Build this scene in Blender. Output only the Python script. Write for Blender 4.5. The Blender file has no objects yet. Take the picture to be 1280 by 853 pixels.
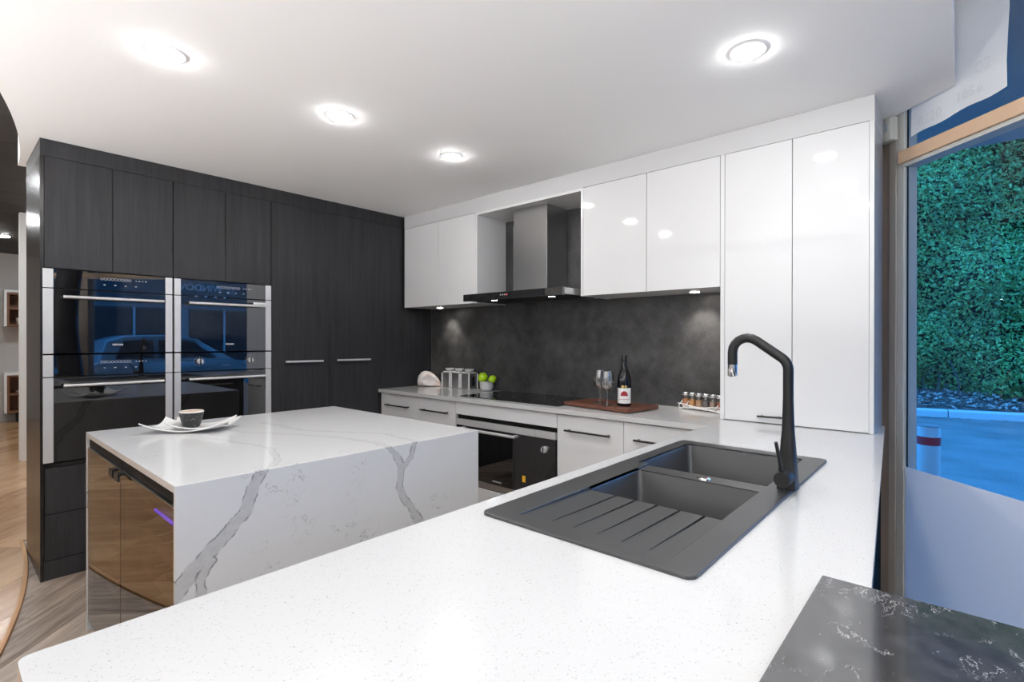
import bpy, bmesh, math, random
from mathutils import Vector, Matrix
random.seed(7)
S = bpy.context.scene
COL = S.collection
PI = math.pi

# ------------------------------------------------------------------ camera
FPX, YAW, PIT, ROL = 636.764, .723864, -.00225128, .00094140
F = Vector((math.cos(YAW)*math.cos(PIT), math.sin(YAW)*math.cos(PIT), math.sin(PIT)))
R0 = Vector((math.sin(YAW), -math.cos(YAW), 0)); U0 = R0.cross(F)
RR = R0*math.cos(ROL) + U0*math.sin(ROL); UU = U0*math.cos(ROL) - R0*math.sin(ROL)
cd = bpy.data.cameras.new('camera'); cam = bpy.data.objects.new('camera', cd); COL.objects.link(cam)
cd.sensor_width = 36; cd.lens = 36*FPX/1280; cd.clip_start = .02; cd.clip_end = 200
cam.matrix_world = Matrix(((RR.x, UU.x, -F.x, 0), (RR.y, UU.y, -F.y, 0), (RR.z, UU.z, -F.z, 1.32), (0, 0, 0, 1)))
S.camera = cam

# ------------------------------------------------------------------ world, exposure
SKY = (.060, .38, 1.0); SKY_STRENGTH = 4.7
w = bpy.data.worlds.new('dusk_sky'); S.world = w; w.use_nodes = True
bg = w.node_tree.nodes['Background']; bg.inputs[0].default_value = (*SKY, 1); bg.inputs[1].default_value = SKY_STRENGTH
DOWNLIGHT = 230          # radiance of the kitchen downlight lenses
SHOWLIGHT = 340
FILL_LIGHT = 520           # radiance of the unseen fill lamps added to brighten the kitchen ceiling
vs = S.view_settings; vs.view_transform = 'Standard'; vs.look = 'None'; vs.gamma = 1; vs.exposure = 0.0
vs.use_curve_mapping = False
try:
    S.cycles.use_denoising = True
    S.cycles.sample_clamp_indirect = 6
    S.cycles.max_bounces = 10; S.cycles.diffuse_bounces = 6; S.cycles.glossy_bounces = 5; S.cycles.transparent_max_bounces = 16
    S.cycles.caustics_reflective = False; S.cycles.caustics_refractive = False
except Exception:
    pass

# ------------------------------------------------------------------ material helpers
class NT:
    def __init__(s, name):
        s.m = bpy.data.materials.new(name); s.m.use_nodes = True; s.t = s.m.node_tree
        s.b = s.t.nodes['Principled BSDF']; s.out = s.t.nodes['Material Output']
    def n(s, typ, **kw):
        nd = s.t.nodes.new(typ)
        for k, v in kw.items(): setattr(nd, k, v)
        return nd
    def l(s, a, b): s.t.links.new(a, b)
    def put(s, sock, v):
        if isinstance(v, bpy.types.NodeSocket): s.l(v, sock)
        else: sock.default_value = v
    def math(s, op, a, b=0.0, c=0.0, clamp=False):
        nd = s.n('ShaderNodeMath', operation=op, use_clamp=clamp)
        for i, v in enumerate((a, b, c)): s.put(nd.inputs[i], v)
        return nd.outputs[0]
    def vm(s, op, a, b=None, scale=None):
        nd = s.n('ShaderNodeVectorMath', operation=op); s.put(nd.inputs[0], a)
        if b is not None: s.put(nd.inputs[1], b)
        if scale is not None: s.put(nd.inputs['Scale'], scale)
        return nd.outputs['Value'] if op in ('DOT_PRODUCT', 'LENGTH', 'DISTANCE') else nd.outputs['Vector']
    def pos(s): return s.n('ShaderNodeNewGeometry').outputs['Position']
    def obj(s): return s.n('ShaderNodeTexCoord').outputs['Object']
    def rnd(s): return s.n('ShaderNodeObjectInfo').outputs['Random']
    def noise(s, vec, scale, detail=3, rough=.5, out=0):
        nd = s.n('ShaderNodeTexNoise'); s.l(vec, nd.inputs['Vector'])
        nd.inputs['Scale'].default_value = scale; nd.inputs['Detail'].default_value = detail; nd.inputs['Roughness'].default_value = rough
        return nd.outputs[out]
    def mapr(s, v, a, b, c=0.0, d=1.0, smooth=False):
        nd = s.n('ShaderNodeMapRange'); nd.clamp = True
        if smooth: nd.interpolation_type = 'SMOOTHSTEP'
        s.put(nd.inputs[0], v)
        for i, q in enumerate((a, b, c, d)): s.put(nd.inputs[i+1], q)
        return nd.outputs[0]
    def mix(s, fac, a, b):
        nd = s.n('ShaderNodeMix', data_type='RGBA'); s.put(nd.inputs[0], fac)
        for i, v in ((6, a), (7, b)):
            if isinstance(v, tuple) and len(v) == 3: v = (*v, 1)
            s.put(nd.inputs[i], v)
        return nd.outputs[2]
    def bump(s, h, strength, dist=.002):
        nd = s.n('ShaderNodeBump'); nd.inputs['Strength'].default_value = strength; nd.inputs['Distance'].default_value = dist
        s.l(h, nd.inputs['Height']); s.l(nd.outputs[0], s.b.inputs['Normal'])
    def set(s, **kw):
        nm = dict(base='Base Color', rough='Roughness', metal='Metallic', spec='Specular IOR Level', coat='Coat Weight', coatr='Coat Roughness', trans='Transmission Weight', ior='IOR', emc='Emission Color', ems='Emission Strength', alpha='Alpha', aniso='Anisotropic')
        for k, v in kw.items():
            if isinstance(v, tuple) and len(v) == 3: v = (*v, 1)
            s.put(s.b.inputs[nm[k]], v)
        return s

def P(name, base, rough=.5, metal=0, **kw):
    t = NT(name); t.set(base=base, rough=rough, metal=metal, **kw); return t.m

MAT = {}
MAT['gloss_white'] = P('gloss_white', (.72, .72, .725), .05)
MAT['white_edge'] = P('white_edge', (.74, .74, .74), .25)
MAT['white_paint'] = P('white_paint', (.82, .82, .82), .75)
MAT['bulkhead_paint'] = P('bulkhead_paint', (.58, .58, .585), .5)
MAT['ceiling_paint'] = P('ceiling_paint', (.88, .88, .88), .85)
MAT['wall_paint'] = P('wall_paint', (.62, .61, .60), .8)
MAT['black'] = P('black', (.006, .006, .006), .6, spec=.15)
MAT['gap'] = P('gap_shadow', (.02, .02, .02), .8)
MAT['matt_black'] = P('matt_black_metal', (.014, .014, .0145), .42, spec=.28)
MAT['bronze'] = P('dark_pull', (.06, .055, .05), .3, .8)
MAT['steel'] = P('brushed_steel', (.60, .60, .60), .28, 1)
MAT['strip_steel'] = P('strip_steel', (.74, .74, .745), .45, .6)
MAT['chrome'] = P('chrome', (.85, .85, .86), .07, 1)
MAT['oven_glass'] = P('oven_glass', (.004, .004, .005), .015, ior=2.1)
MAT['hob_glass'] = P('hob_glass', (.010, .010, .011), .06)
MAT['icon'] = P('icon_print', (.50, .50, .51), .5)
MAT['red_icon'] = P('red_icon', (.8, .05, .08), .5, emc=(1, .05, .1), ems=1.5)
MAT['led'] = P('led_lens', (1, 1, 1), .4, emc=(1, .995, .985), ems=DOWNLIGHT)
MAT['show_led'] = P('showroom_lens', (1, 1, 1), .4, emc=(.96, .985, 1), ems=SHOWLIGHT)
MAT['front_led'] = P('front_lens', (1, 1, 1), .4, emc=(.97, .985, 1), ems=280)
MAT['hood_led'] = P('hood_lens', (1, 1, 1), .4, emc=(.85, .92, 1), ems=55)
MAT['cab_led'] = P('cabinet_lens', (1, 1, 1), .4, emc=(1, .93, .86), ems=45)
MAT['trim_white'] = P('fixture_white', (.85, .85, .85), .4)
MAT['yellow'] = P('yellow_sticker', (.90, .48, .02), .5)
MAT['sensor'] = P('sensor_plastic', (.62, .62, .58), .5)
MAT['sensor_lens'] = P('sensor_lens', (.42, .47, .52), .4)
MAT['frame_brown'] = P('frame_taupe', (.30, .24, .20), .55)
MAT['frame_taupe'] = P('frame_grey_taupe', (.40, .37, .33), .5)
MAT['frame_grey'] = P('frame_grey', (.52, .52, .49), .5)
MAT['transom'] = P('transom_tan', (.58, .40, .265), .55)
MAT['outer_frame'] = P('outer_frame', (.20, .21, .22), .5)
MAT['canopy'] = P('canopy_paint', (.34, .34, .34), .8)
MAT['plate'] = P('porcelain', (.84, .83, .82), .12)
MAT['coffee'] = P('crema', (.62, .40, .26), .6)
MAT['bottle'] = P('bottle_glass', (.004, .004, .006), .04)
MAT['label'] = P('label_paper', (.80, .80, .80), .6)
MAT['label_red'] = P('label_red', (.30, .012, .022), .6)
MAT['gold'] = P('gold_medal', (.62, .46, .14), .35, .6)
MAT['lime'] = P('lime_skin', (.36, .58, .006), .32)
MAT['white_band'] = P('bollard_paint', (.44, .46, .47), .5)
MAT['red_band'] = P('bollard_red', (.42, .012, .02), .45)
MAT['concrete'] = P('kerb_concrete', (.48, .48, .48), .85)
MAT['car_paint'] = P('car_paint', (.62, .64, .66), .15, .2)
MAT['tyre'] = P('tyre_rubber', (.015, .015, .015), .8)
MAT['facade'] = P('facade_render', (.36, .36, .36), .8)
MAT['fascia'] = P('fascia_paint', (.10, .10, .11), .7)
MAT['facade_dark'] = P('facade_dark', (.03, .03, .035), .4)
MAT['sign'] = P('sign_letters', (.88, .88, .88), .6)
MAT['shelf_wood'] = P('shelf_timber', (.19, .085, .040), .5)
MAT['tray'] = P('tray_white', (.8, .72, .62), .5)
MAT['leaf_plant'] = P('house_plant_leaf', (.05, .12, .03), .5)
MAT['pot'] = P('pot_ceramic', (.72, .62, .55), .5)
MAT['brass_trim'] = P('brass_trim', (.55, .30, .13), .35, .6)
MAT['wood_shelf'] = P('beech_rack', (.50, .28, .14), .5)
MAT['fridge_in'] = P('fridge_liner', (.035, .030, .028), .5)
MAT['blue_led'] = P('fridge_led', (.1, .05, 1), .5, emc=(.08, .03, 1.0), ems=7)
MAT['terracotta'] = P('spice_orange', (.52, .17, .035), .8)
MAT['wire'] = P('rack_wire', (.82, .81, .79), .35, .2)

def thin_glass(name, tint=(1, 1, 1), f0=.06, extra=0.0, pw=5):
    t = NT(name); t.t.nodes.remove(t.b)
    tr = t.n('ShaderNodeBsdfTransparent'); tr.inputs[0].default_value = (*tint, 1)
    gl = t.n('ShaderNodeBsdfGlossy'); gl.inputs['Roughness'].default_value = .01
    fr = t.n('ShaderNodeLayerWeight'); fr.inputs[0].default_value = .5
    fac = t.math('ADD', t.math('MULTIPLY', t.math('POWER', fr.outputs['Facing'], pw), .9), f0*.6+extra, clamp=True)
    mx = t.n('ShaderNodeMixShader'); t.l(fac, mx.inputs[0]); t.l(tr.outputs[0], mx.inputs[1]); t.l(gl.outputs[0], mx.inputs[2])
    t.l(mx.outputs[0], t.out.inputs[0]); return t.m
MAT['pane'] = thin_glass('window_glass', (.92, .96, 1))
MAT['clear'] = thin_glass('clear_glass', (.965, .97, .97), extra=.16, pw=2.0)
MAT['smoke'] = thin_glass('smoked_glass', (.52, .46, .42), extra=.11)
MAT['jar_glass'] = thin_glass('jar_glass', (.95, .95, .95), extra=.10)

def film():
    t = NT('frosted_film'); t.t.nodes.remove(t.b)
    a = t.n('ShaderNodeBsdfTranslucent'); a.inputs[0].default_value = (.97, .97, .97, 1)
    b = t.n('ShaderNodeBsdfDiffuse'); b.inputs[0].default_value = (.92, .92, .94, 1)
    mx = t.n('ShaderNodeMixShader'); mx.inputs[0].default_value = .55
    t.l(a.outputs[0], mx.inputs[1]); t.l(b.outputs[0], mx.inputs[2]); t.l(mx.outputs[0], t.out.inputs[0]); return t.m
MAT['film'] = film()
def paper():
    t = NT('taped_paper'); t.t.nodes.remove(t.b)
    a = t.n('ShaderNodeBsdfTranslucent'); a.inputs[0].default_value = (.8, .8, .8, 1)
    b = t.n('ShaderNodeBsdfDiffuse'); b.inputs[0].default_value = (.82, .81, .80, 1)
    mx = t.n('ShaderNodeMixShader'); mx.inputs[0].default_value = .80
    t.l(a.outputs[0], mx.inputs[1]); t.l(b.outputs[0], mx.inputs[2]); t.l(mx.outputs[0], t.out.inputs[0]); return t.m
MAT['paper'] = paper()
MAT['paper_print'] = P('faint_print', (.70, .70, .71), .8)

def quartz():
    t = NT('white_quartz'); p = t.pos()
    v = t.n('ShaderNodeTexVoronoi'); v.inputs['Scale'].default_value = 330; t.l(p, v.inputs['Vector'])
    sep = t.n('ShaderNodeSeparateColor'); t.l(v.outputs['Color'], sep.inputs[0])
    m1 = t.mapr(sep.outputs[0], .84, .93); near = t.mapr(v.outputs['Distance'], .25, .5, 1, 0)
    sp = t.math('MULTIPLY', m1, near)
    v2 = t.n('ShaderNodeTexVoronoi'); v2.inputs['Scale'].default_value = 120; t.l(p, v2.inputs['Vector'])
    sep2 = t.n('ShaderNodeSeparateColor'); t.l(v2.outputs['Color'], sep2.inputs[0])
    sp2 = t.math('MULTIPLY', t.mapr(sep2.outputs[1], .93, .97), t.mapr(v2.outputs['Distance'], .12, .26, 1, 0))
    c = t.mix(t.math('MULTIPLY', sp, .55), (.575, .573, .57), (.29, .285, .28))
    c = t.mix(t.math('MULTIPLY', sp2, .7), c, (.26, .25, .24))
    t.set(base=c, rough=.13); return t.m
MAT['quartz'] = quartz()

def seg_dist(t, vec, segs):
    """distance field to a set of 2-D line segments given as (ax, ay, bx, by, half_width)"""
    best = None
    for ax, ay, bx, by, hw in segs:
        dx, dy = bx-ax, by-ay; L2 = dx*dx+dy*dy
        pa = t.vm('SUBTRACT', vec, (ax, ay, 0))
        h = t.math('MULTIPLY', t.vm('DOT_PRODUCT', pa, (dx, dy, 0)), 1/L2, clamp=True)
        q = t.n('ShaderNodeVectorMath', operation='SCALE'); q.inputs[0].default_value = (dx, dy, 0); t.l(h, q.inputs['Scale'])
        d = t.math('SUBTRACT', t.vm('LENGTH', t.vm('SUBTRACT', pa, q.outputs[0])), hw)
        best = d if best is None else t.math('MINIMUM', best, d)
    return best
def marble(name, axes, segs, strength):
    t = NT(name); p = t.pos(); s = t.n('ShaderNodeSeparateXYZ'); t.l(p, s.inputs[0])
    cb = t.n('ShaderNodeCombineXYZ'); t.l(s.outputs[axes[0]], cb.inputs[0]); t.l(s.outputs[axes[1]], cb.inputs[1])
    v0 = cb.outputs[0]
    n1 = t.noise(v0, 9, 4, .6, out=1)
    wob = t.vm('SCALE', t.vm('SUBTRACT', n1, (.5, .5, .5)), scale=.045)
    v = t.vm('MULTIPLY', t.vm('ADD', v0, wob), (1, 1, 0))
    base = (.68, .68, .68)
    d = seg_dist(t, v, segs)
    fill = t.mapr(d, -.003, .004, 1, 0)
    tone = t.noise(v0, 40, 4, .6)
    fillc = t.mapr(tone, .3, .7, .26*strength, .42*strength)
    edge = t.mapr(t.math('ABSOLUTE', d), .0005, .0035, 1, 0)
    edge = t.math('MULTIPLY', edge, t.mapr(t.noise(v0, 26, 3), .42, .56))
    # hairline cracks, only inside loose patches
    nz = t.noise(v, 7.5, 6, .68); line = t.mapr(t.math('ABSOLUTE', t.math('SUBTRACT', nz, .5)), .0, .0075, 1, 0)
    patch = t.mapr(t.noise(v0, 4.6, 2), .48, .58); brk = t.mapr(t.noise(v0, 30, 2), .44, .54)
    crack = t.math('MULTIPLY', t.math('MULTIPLY', line, patch), brk)
    cloud = t.math('MULTIPLY', t.mapr(t.noise(v0, 2.4, 4), .45, .75), .07)
    c = t.mix(cloud, base, (.55, .55, .56))
    c = t.mix(t.math('MULTIPLY', fill, fillc), c, (.22, .22, .23))
    c = t.mix(t.math('MULTIPLY', t.math('MAXIMUM', edge, crack), .75*strength), c, (.12, .12, .125))
    t.set(base=c, rough=.12); return t.m
def chain(pts, w0, w1):
    n = len(pts)-1; o = []
    for i in range(n):
        hw = w0+(w1-w0)*i/max(1, n-1); o.append((*pts[i], *pts[i+1], hw))
    return o
vf = chain([(.702, .91), (.662, .848), (.646, .777), (.599, .738), (.552, .694), (.496, .642), (.466, .604), (.39, .53), (.3, .4)], .017, .023)
vf += chain([(.546, .657), (.521, .613), (.517, .572), (.50, .45), (.54, .25), (.50, 0)], .012, .018)
vf += chain([(1.17, .91), (1.205, .865), (1.229, .825)], .010, .014)
vf += chain([(1.305, .91), (1.276, .84), (1.240, .810)], .010, .012)
vf += chain([(1.235, .818), (1.224, .735), (1.253, .671), (1.318, .577), (1.394, .45), (1.42, .2), (1.38, 0)], .015, .018)
MAT['marble_front'] = marble('veined_quartz_front', (0, 2), vf, 1.0)
vt = chain([(.70, 1.66), (.80, 1.80), (.86, 2.0), (.80, 2.3), (.70, 2.6)], .012, .008)
vt += chain([(1.17, 1.66), (1.19, 1.80), (1.15, 1.99), (1.06, 2.21), (.93, 2.42), (.86, 2.8)], .015, .012)
vt += chain([(1.31, 1.66), (1.33, 1.93), (1.25, 2.07), (1.12, 2.30), (1.10, 2.65)], .010, .012)
MAT['marble_top'] = marble('veined_quartz_top', (0, 1), vt, .32)
MAT['marble_side'] = marble('veined_quartz_side', (1, 2), chain([(1.9, .9), (2.1, .5), (2.5, .3), (2.7, 0)], .015, .02), .8)

def black_stone():
    t = NT('black_stone'); p = t.pos()
    wob = t.vm('SCALE', t.vm('SUBTRACT', t.noise(p, 6, 4, .6, out=1), (.5, .5, .5)), scale=.05)
    v = t.vm('MULTIPLY', t.vm('ADD', p, wob), (4.5, 9.5, 1))
    line = t.mapr(t.math('ABSOLUTE', t.math('SUBTRACT', t.noise(v, 1.5, 6, .68), .5)), 0, .007, 1, 0)
    msk = t.mapr(t.noise(p, 16, 3), .50, .64)
    sp = t.mapr(t.noise(p, 240, 2), .70, .78); sp = t.math('MULTIPLY', sp, t.mapr(t.noise(p, 14, 2), .48, .6))
    c = t.mix(t.mapr(t.noise(p, 40, 4), .3, .7), (.026, .026, .028), (.060, .060, .064))
    c = t.mix(t.math('MULTIPLY', t.math('MULTIPLY', line, msk), .75), c, (.62, .62, .62))
    c = t.mix(t.math('MULTIPLY', sp, .55), c, (.5, .5, .5))
    t.set(base=c, rough=.09, ior=2.05); return t.m
MAT['black_stone'] = black_stone()

def dark_oak(name='dark_oak', lo=(.009, .009, .0102), hi=(.030, .0295, .0335)):
    t = NT(name); p = t.pos()
    a = t.noise(t.vm('MULTIPLY', p, (210, 210, 4)), 1, 4, .6)
    b = t.noise(t.vm('MULTIPLY', p, (26, 26, 1.6)), 1, 4, .6)
    k = t.math('ADD', t.math('MULTIPLY', a, .6), t.math('MULTIPLY', b, .5))
    c = t.mix(t.mapr(k, .40, .70), lo, hi)
    t.set(base=c, rough=t.mapr(a, .3, .7, .42, .56)); t.bump(a, .25, .0006); return t.m
MAT['dark_oak'] = dark_oak()
MAT['dark_side'] = dark_oak('dark_side_panel', (.010, .008, .0075), (.022, .018, .016))
_b = MAT['dark_side'].node_tree.nodes['Principled BSDF'].inputs['Roughness']
MAT['dark_side'].node_tree.links.remove(_b.links[0]); _b.default_value = .26

def splash():
    t = NT('charcoal_splashback'); p = t.pos()
    n1 = t.noise(p, 2.6, 6, .65); n2 = t.noise(p, 120, 4, .7); n3 = t.noise(p, 14, 5, .6)
    k = t.math('ADD', t.math('ADD', t.math('MULTIPLY', n1, .5), t.math('MULTIPLY', n2, .35)), t.math('MULTIPLY', n3, .3))
    t.set(base=t.mix(t.mapr(k, .46, .74), (.014, .014, .015), (.088, .087, .086)), rough=.42); t.bump(n2, .2, .0006); return t.m
MAT['splash'] = splash()

def granite_sink():
    t = NT('granite_composite'); p = t.pos(); n = t.noise(p, 900, 2)
    t.set(base=t.mix(n, (.020, .020, .0205), (.050, .050, .051)), rough=.36, ior=1.6); t.bump(n, .15, .0003); return t.m
MAT['sink'] = granite_sink()

def plank(name, lo, hi, grain, rough, var=.25):
    t = NT(name); o = t.obj(); r = t.rnd()
    off = t.n('ShaderNodeCombineXYZ'); t.l(t.math('MULTIPLY', r, 37), off.inputs[0]); t.l(t.math('MULTIPLY', r, 91), off.inputs[1])
    v = t.vm('ADD', o, off.outputs[0])
    wob = t.vm('SCALE', t.vm('SUBTRACT', t.noise(v, 1.8, 3, .5, out=1), (.5, .5, .5)), scale=.10)
    v = t.vm('ADD', v, wob)
    a = t.noise(t.vm('MULTIPLY', v, (2.2, grain, 1)), 1, 5, .65); b = t.noise(t.vm('MULTIPLY', v, (9, grain*6, 1)), 1, 3, .6)
    k = t.math('ADD', t.math('MULTIPLY', a, .8), t.math('MULTIPLY', b, .3))
    k = t.math('ADD', k, t.math('MULTIPLY', t.math('SUBTRACT', r, .5), var))
    t.set(base=t.mix(t.mapr(k, .34, .78), lo, hi), rough=rough); t.bump(b, .12, .0006); return t.m
MAT['oak_floor'] = plank('grey_oak_plank', (.19, .135, .100), (.70, .57, .47), 22, .38)
MAT['gold_floor'] = plank('golden_plank', (.38, .20, .092), (.66, .41, .22), 10, .22, .35)
MAT['ceiling_plank'] = plank('charcoal_board', (.020, .019, .018), (.040, .037, .035), 30, .6)
MAT['board_wood'] = plank('walnut_board', (.055, .018, .011), (.150, .055, .031), 60, .45)

def spec_wall():
    t = NT('speckled_wall'); n = t.noise(t.pos(), 60, 4); t.set(base=t.mix(n, (.42, .41, .40), (.62, .61, .60)), rough=.8); return t.m
MAT['speckled_wall'] = spec_wall()
def asphalt():
    t = NT('asphalt'); p = t.pos(); n = t.noise(p, 70, 3, .9); m = t.noise(p, 1.6, 3)
    k = t.math('ADD', t.math('MULTIPLY', n, .8), t.math('MULTIPLY', m, .4))
    t.set(base=t.mix(t.mapr(k, .38, .85), (.065, .065, .065), (.31, .31, .31)), rough=.8); return t.m
MAT['asphalt'] = asphalt()
def soil():
    t = NT('garden_soil'); n = t.noise(t.pos(), 25, 5, .7); t.set(base=t.mix(n, (.03, .025, .022), (.16, .13, .12)), rough=.9); return t.m
MAT['soil'] = soil()
def leafm():
    t = NT('hedge_leaf'); n = t.noise(t.pos(), 6, 3); n2 = t.noise(t.pos(), 33, 1)
    k = t.math('ADD', t.math('MULTIPLY', n, .5), t.math('MULTIPLY', n2, .6))
    t.set(base=t.mix(t.mapr(k, .35, .75), (.010, .055, .017), (.29, .56, .15)), rough=.38); return t.m
MAT['leaf'] = leafm()
def litter():
    t = NT('leaf_litter'); n = t.noise(t.pos(), 30, 1); t.set(base=t.mix(t.mapr(n, .35, .65), (.13, .09, .075), (.56, .51, .47)), rough=.8); return t.m
MAT['litter'] = litter()
def shellm():
    t = NT('sea_shell'); o = t.obj(); n = t.noise(o, 9, 3); t.set(base=t.mix(t.mapr(n, .45, .70), (.80, .76, .73), (.66, .46, .38)), rough=.3); return t.m
MAT['shell'] = shellm()
def cupm():
    t = NT('ribbed_stoneware'); n = t.noise(t.obj(), 90, 3); t.set(base=t.mix(t.mapr(n, .60, .72), (.016, .016, .017), (.22, .22, .22)), rough=.45); return t.m
MAT['cup'] = cupm()
def spice(name, a, b):
    t = NT(name); n = t.noise(t.pos(), 260, 3); t.set(base=t.mix(t.mapr(n, .35, .65), a, b), rough=.85); return t.m
SPICES = [spice('spice_paprika', (.42, .11, .03), (.60, .30, .12)), spice('spice_turmeric', (.58, .24, .06), (.66, .34, .11)), spice('spice_cumin', (.42, .21, .10), (.60, .38, .22)),
          spice('spice_pepper', (.05, .045, .042), (.20, .17, .15)), spice('spice_coriander', (.20, .13, .10), (.50, .36, .27)), spice('spice_chilli', (.22, .05, .03), (.45, .16, .08))]

# ------------------------------------------------------------------ geometry helpers
def empty(name, loc=(0, 0, 0), label=None, cat=None, group=None, kind=None):
    o = bpy.data.objects.new(name, None); COL.objects.link(o); o.location = loc; o.empty_display_size = .05
    return tag(o, label, cat, group, kind)
def tag(o, label=None, cat=None, group=None, kind=None):
    for k, v in (('label', label), ('category', cat), ('group', group), ('kind', kind)):
        if v: o[k] = v
    return o
def root_loc(o):
    v = Vector((0, 0, 0))
    while o: v += o.location; o = o.parent
    return v
def link(name, me, mat, parent=None, smooth=False):
    o = bpy.data.objects.new(name, me); COL.objects.link(o)
    mats = mat if isinstance(mat, list) else [mat]
    for m in mats: me.materials.append(MAT[m] if isinstance(m, str) else m)
    if smooth:
        me.polygons.foreach_set('use_smooth', [True]*len(me.polygons))
        try: me.set_sharp_from_angle(angle=math.radians(40))
        except Exception: pass
    if parent:
        o.parent = parent
    return o
def fin(name, bm, mat, parent=None, smooth=False, origin=None):
    """geometry is given in world space; it is stored relative to its parent (or to its own base centre)"""
    bmesh.ops.recalc_face_normals(bm, faces=bm.faces)
    if parent is not None: off = root_loc(parent)
    elif origin is not None: off = Vector(origin)
    else:
        xs = [v.co for v in bm.verts]
        lo = Vector([min(c[i] for c in xs) for i in range(3)]); hi = Vector([max(c[i] for c in xs) for i in range(3)])
        off = Vector(((lo.x+hi.x)/2, (lo.y+hi.y)/2, lo.z))
    bmesh.ops.translate(bm, verts=bm.verts, vec=-off)
    me = bpy.data.meshes.new(name); bm.to_mesh(me); bm.free()
    o = link(name, me, mat, parent, smooth)
    if parent is None: o.location = off
    return o
def add_box(bm, x0, x1, y0, y1, z0, z1, bev=0.0, seg=1):
    vs = [bm.verts.new(p) for p in ((x0, y0, z0), (x1, y0, z0), (x1, y1, z0), (x0, y1, z0), (x0, y0, z1), (x1, y0, z1), (x1, y1, z1), (x0, y1, z1))]
    fs = [bm.faces.new([vs[i] for i in q]) for q in ((3, 2, 1, 0), (4, 5, 6, 7), (0, 1, 5, 4), (1, 2, 6, 5), (2, 3, 7, 6), (3, 0, 4, 7))]
    if bev:
        es = list({e for f_ in fs for e in f_.edges})
        r = bmesh.ops.bevel(bm, geom=es, offset=bev, segments=seg, affect='EDGES', profile=.5, clamp_overlap=True)
        vs = list({v for f_ in r['faces'] for v in f_.verts} | {v for v in vs if v.is_valid})
    return vs
def box(name, x0, x1, y0, y1, z0, z1, mat, parent=None, bev=0.0, seg=1):
    bm = bmesh.new(); add_box(bm, min(x0, x1), max(x0, x1), min(y0, y1), max(y0, y1), min(z0, z1), max(z0, z1), bev, seg)
    return fin(name, bm, mat, parent)
def add_tube(bm, pts, r, seg=10, cap=True, closed=False):
    pts = [Vector(p) for p in pts]; rings = []; n = len(pts)
    rad = r if isinstance(r, (list, tuple)) else [r]*n
    up = None
    for i, p in enumerate(pts):
        if closed: t = (pts[(i+1) % n]-pts[i-1]).normalized()
        else: t = (pts[min(i+1, n-1)]-pts[max(i-1, 0)]).normalized()
        if up is None:
            up = Vector((0, 0, 1)) if abs(t.z) < .9 else Vector((1, 0, 0))
        a = t.cross(up).normalized(); b = a.cross(t).normalized(); up = b
        rings.append([bm.verts.new(p+(a*math.cos(2*PI*k/seg)+b*math.sin(2*PI*k/seg))*rad[i]) for k in range(seg)])
    m = n if closed else n-1
    for i in range(m):
        A, B = rings[i], rings[(i+1) % n]
        for k in range(seg): bm.faces.new((A[k], A[(k+1) % seg], B[(k+1) % seg], B[k]))
    if cap and not closed:
        bm.faces.new(rings[0][::-1]); bm.faces.new(rings[-1])
def tube(name, pts, r, mat, parent=None, seg=10, closed=False):
    bm = bmesh.new(); add_tube(bm, pts, r, seg, True, closed); return fin(name, bm, mat, parent, True)
def add_lathe(bm, prof, c, seg=28, axis='z'):
    rings = []
    for r, z in prof:
        if r < 1e-6: rings.append([bm.verts.new(ax(c, 0, 0, z, axis))])
        else: rings.append([bm.verts.new(ax(c, r*math.cos(2*PI*k/seg), r*math.sin(2*PI*k/seg), z, axis)) for k in range(seg)])
    for A, B in zip(rings, rings[1:]):
        if len(A) == 1 and len(B) == 1: continue
        for k in range(seg):
            k2 = (k+1) % seg
            if len(A) == 1: bm.faces.new((A[0], B[k2], B[k]))
            elif len(B) == 1: bm.faces.new((A[k], A[k2], B[0]))
            else: bm.faces.new((A[k], A[k2], B[k2], B[k]))
def ax(c, a, b, h, axis):
    if axis == 'z': return (c[0]+a, c[1]+b, c[2]+h)
    if axis == 'x': return (c[0]+h, c[1]+a, c[2]+b)
    return (c[0]+a, c[1]+h, c[2]+b)
def lathe(name, prof, c, mat, parent=None, seg=28, axis='z'):
    bm = bmesh.new(); add_lathe(bm, prof, c, seg, axis); return fin(name, bm, mat, parent, True)
def prism(bm, outer, holes, z0, z1):
    """flat slab from a plan outline with holes"""
    loops = [outer]+list(holes); edges = []
    for L in loops:
        vs = [bm.verts.new((p[0], p[1], z1)) for p in L]
        edges += [bm.edges.new((vs[i], vs[(i+1) % len(vs)])) for i in range(len(vs))]
    r = bmesh.ops.triangle_fill(bm, use_beauty=True, use_dissolve=False, edges=edges)
    faces = [g for g in r['geom'] if isinstance(g, bmesh.types.BMFace)]
    e = bmesh.ops.extrude_face_region(bm, geom=faces)
    bmesh.ops.translate(bm, verts=[g for g in e['geom'] if isinstance(g, bmesh.types.BMVert)], vec=(0, 0, z0-z1))
def round_poly(pts, rads, n=6):
    out = []
    for i, p in enumerate(pts):
        r = rads[i] if isinstance(rads, (list, tuple)) else rads
        p = Vector(p)
        if r <= 0: out.append(tuple(p)); continue
        a = (Vector(pts[i-1])-p).normalized(); b = (Vector(pts[(i+1) % len(pts)])-p).normalized()
        ang = math.acos(max(-1, min(1, a.dot(b)))); t = r/math.tan(ang/2)
        c = p+(a+b).normalized()*(r/math.sin(ang/2))
        s, e = p+a*t-c, p+b*t-c
        a0 = math.atan2(s.y, s.x); a1 = math.atan2(e.y, e.x); da = (a1-a0+PI) % (2*PI)-PI
        out += [(c.x+r*math.cos(a0+da*k/n), c.y+r*math.sin(a0+da*k/n)) for k in range(n+1)]
    return out
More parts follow.
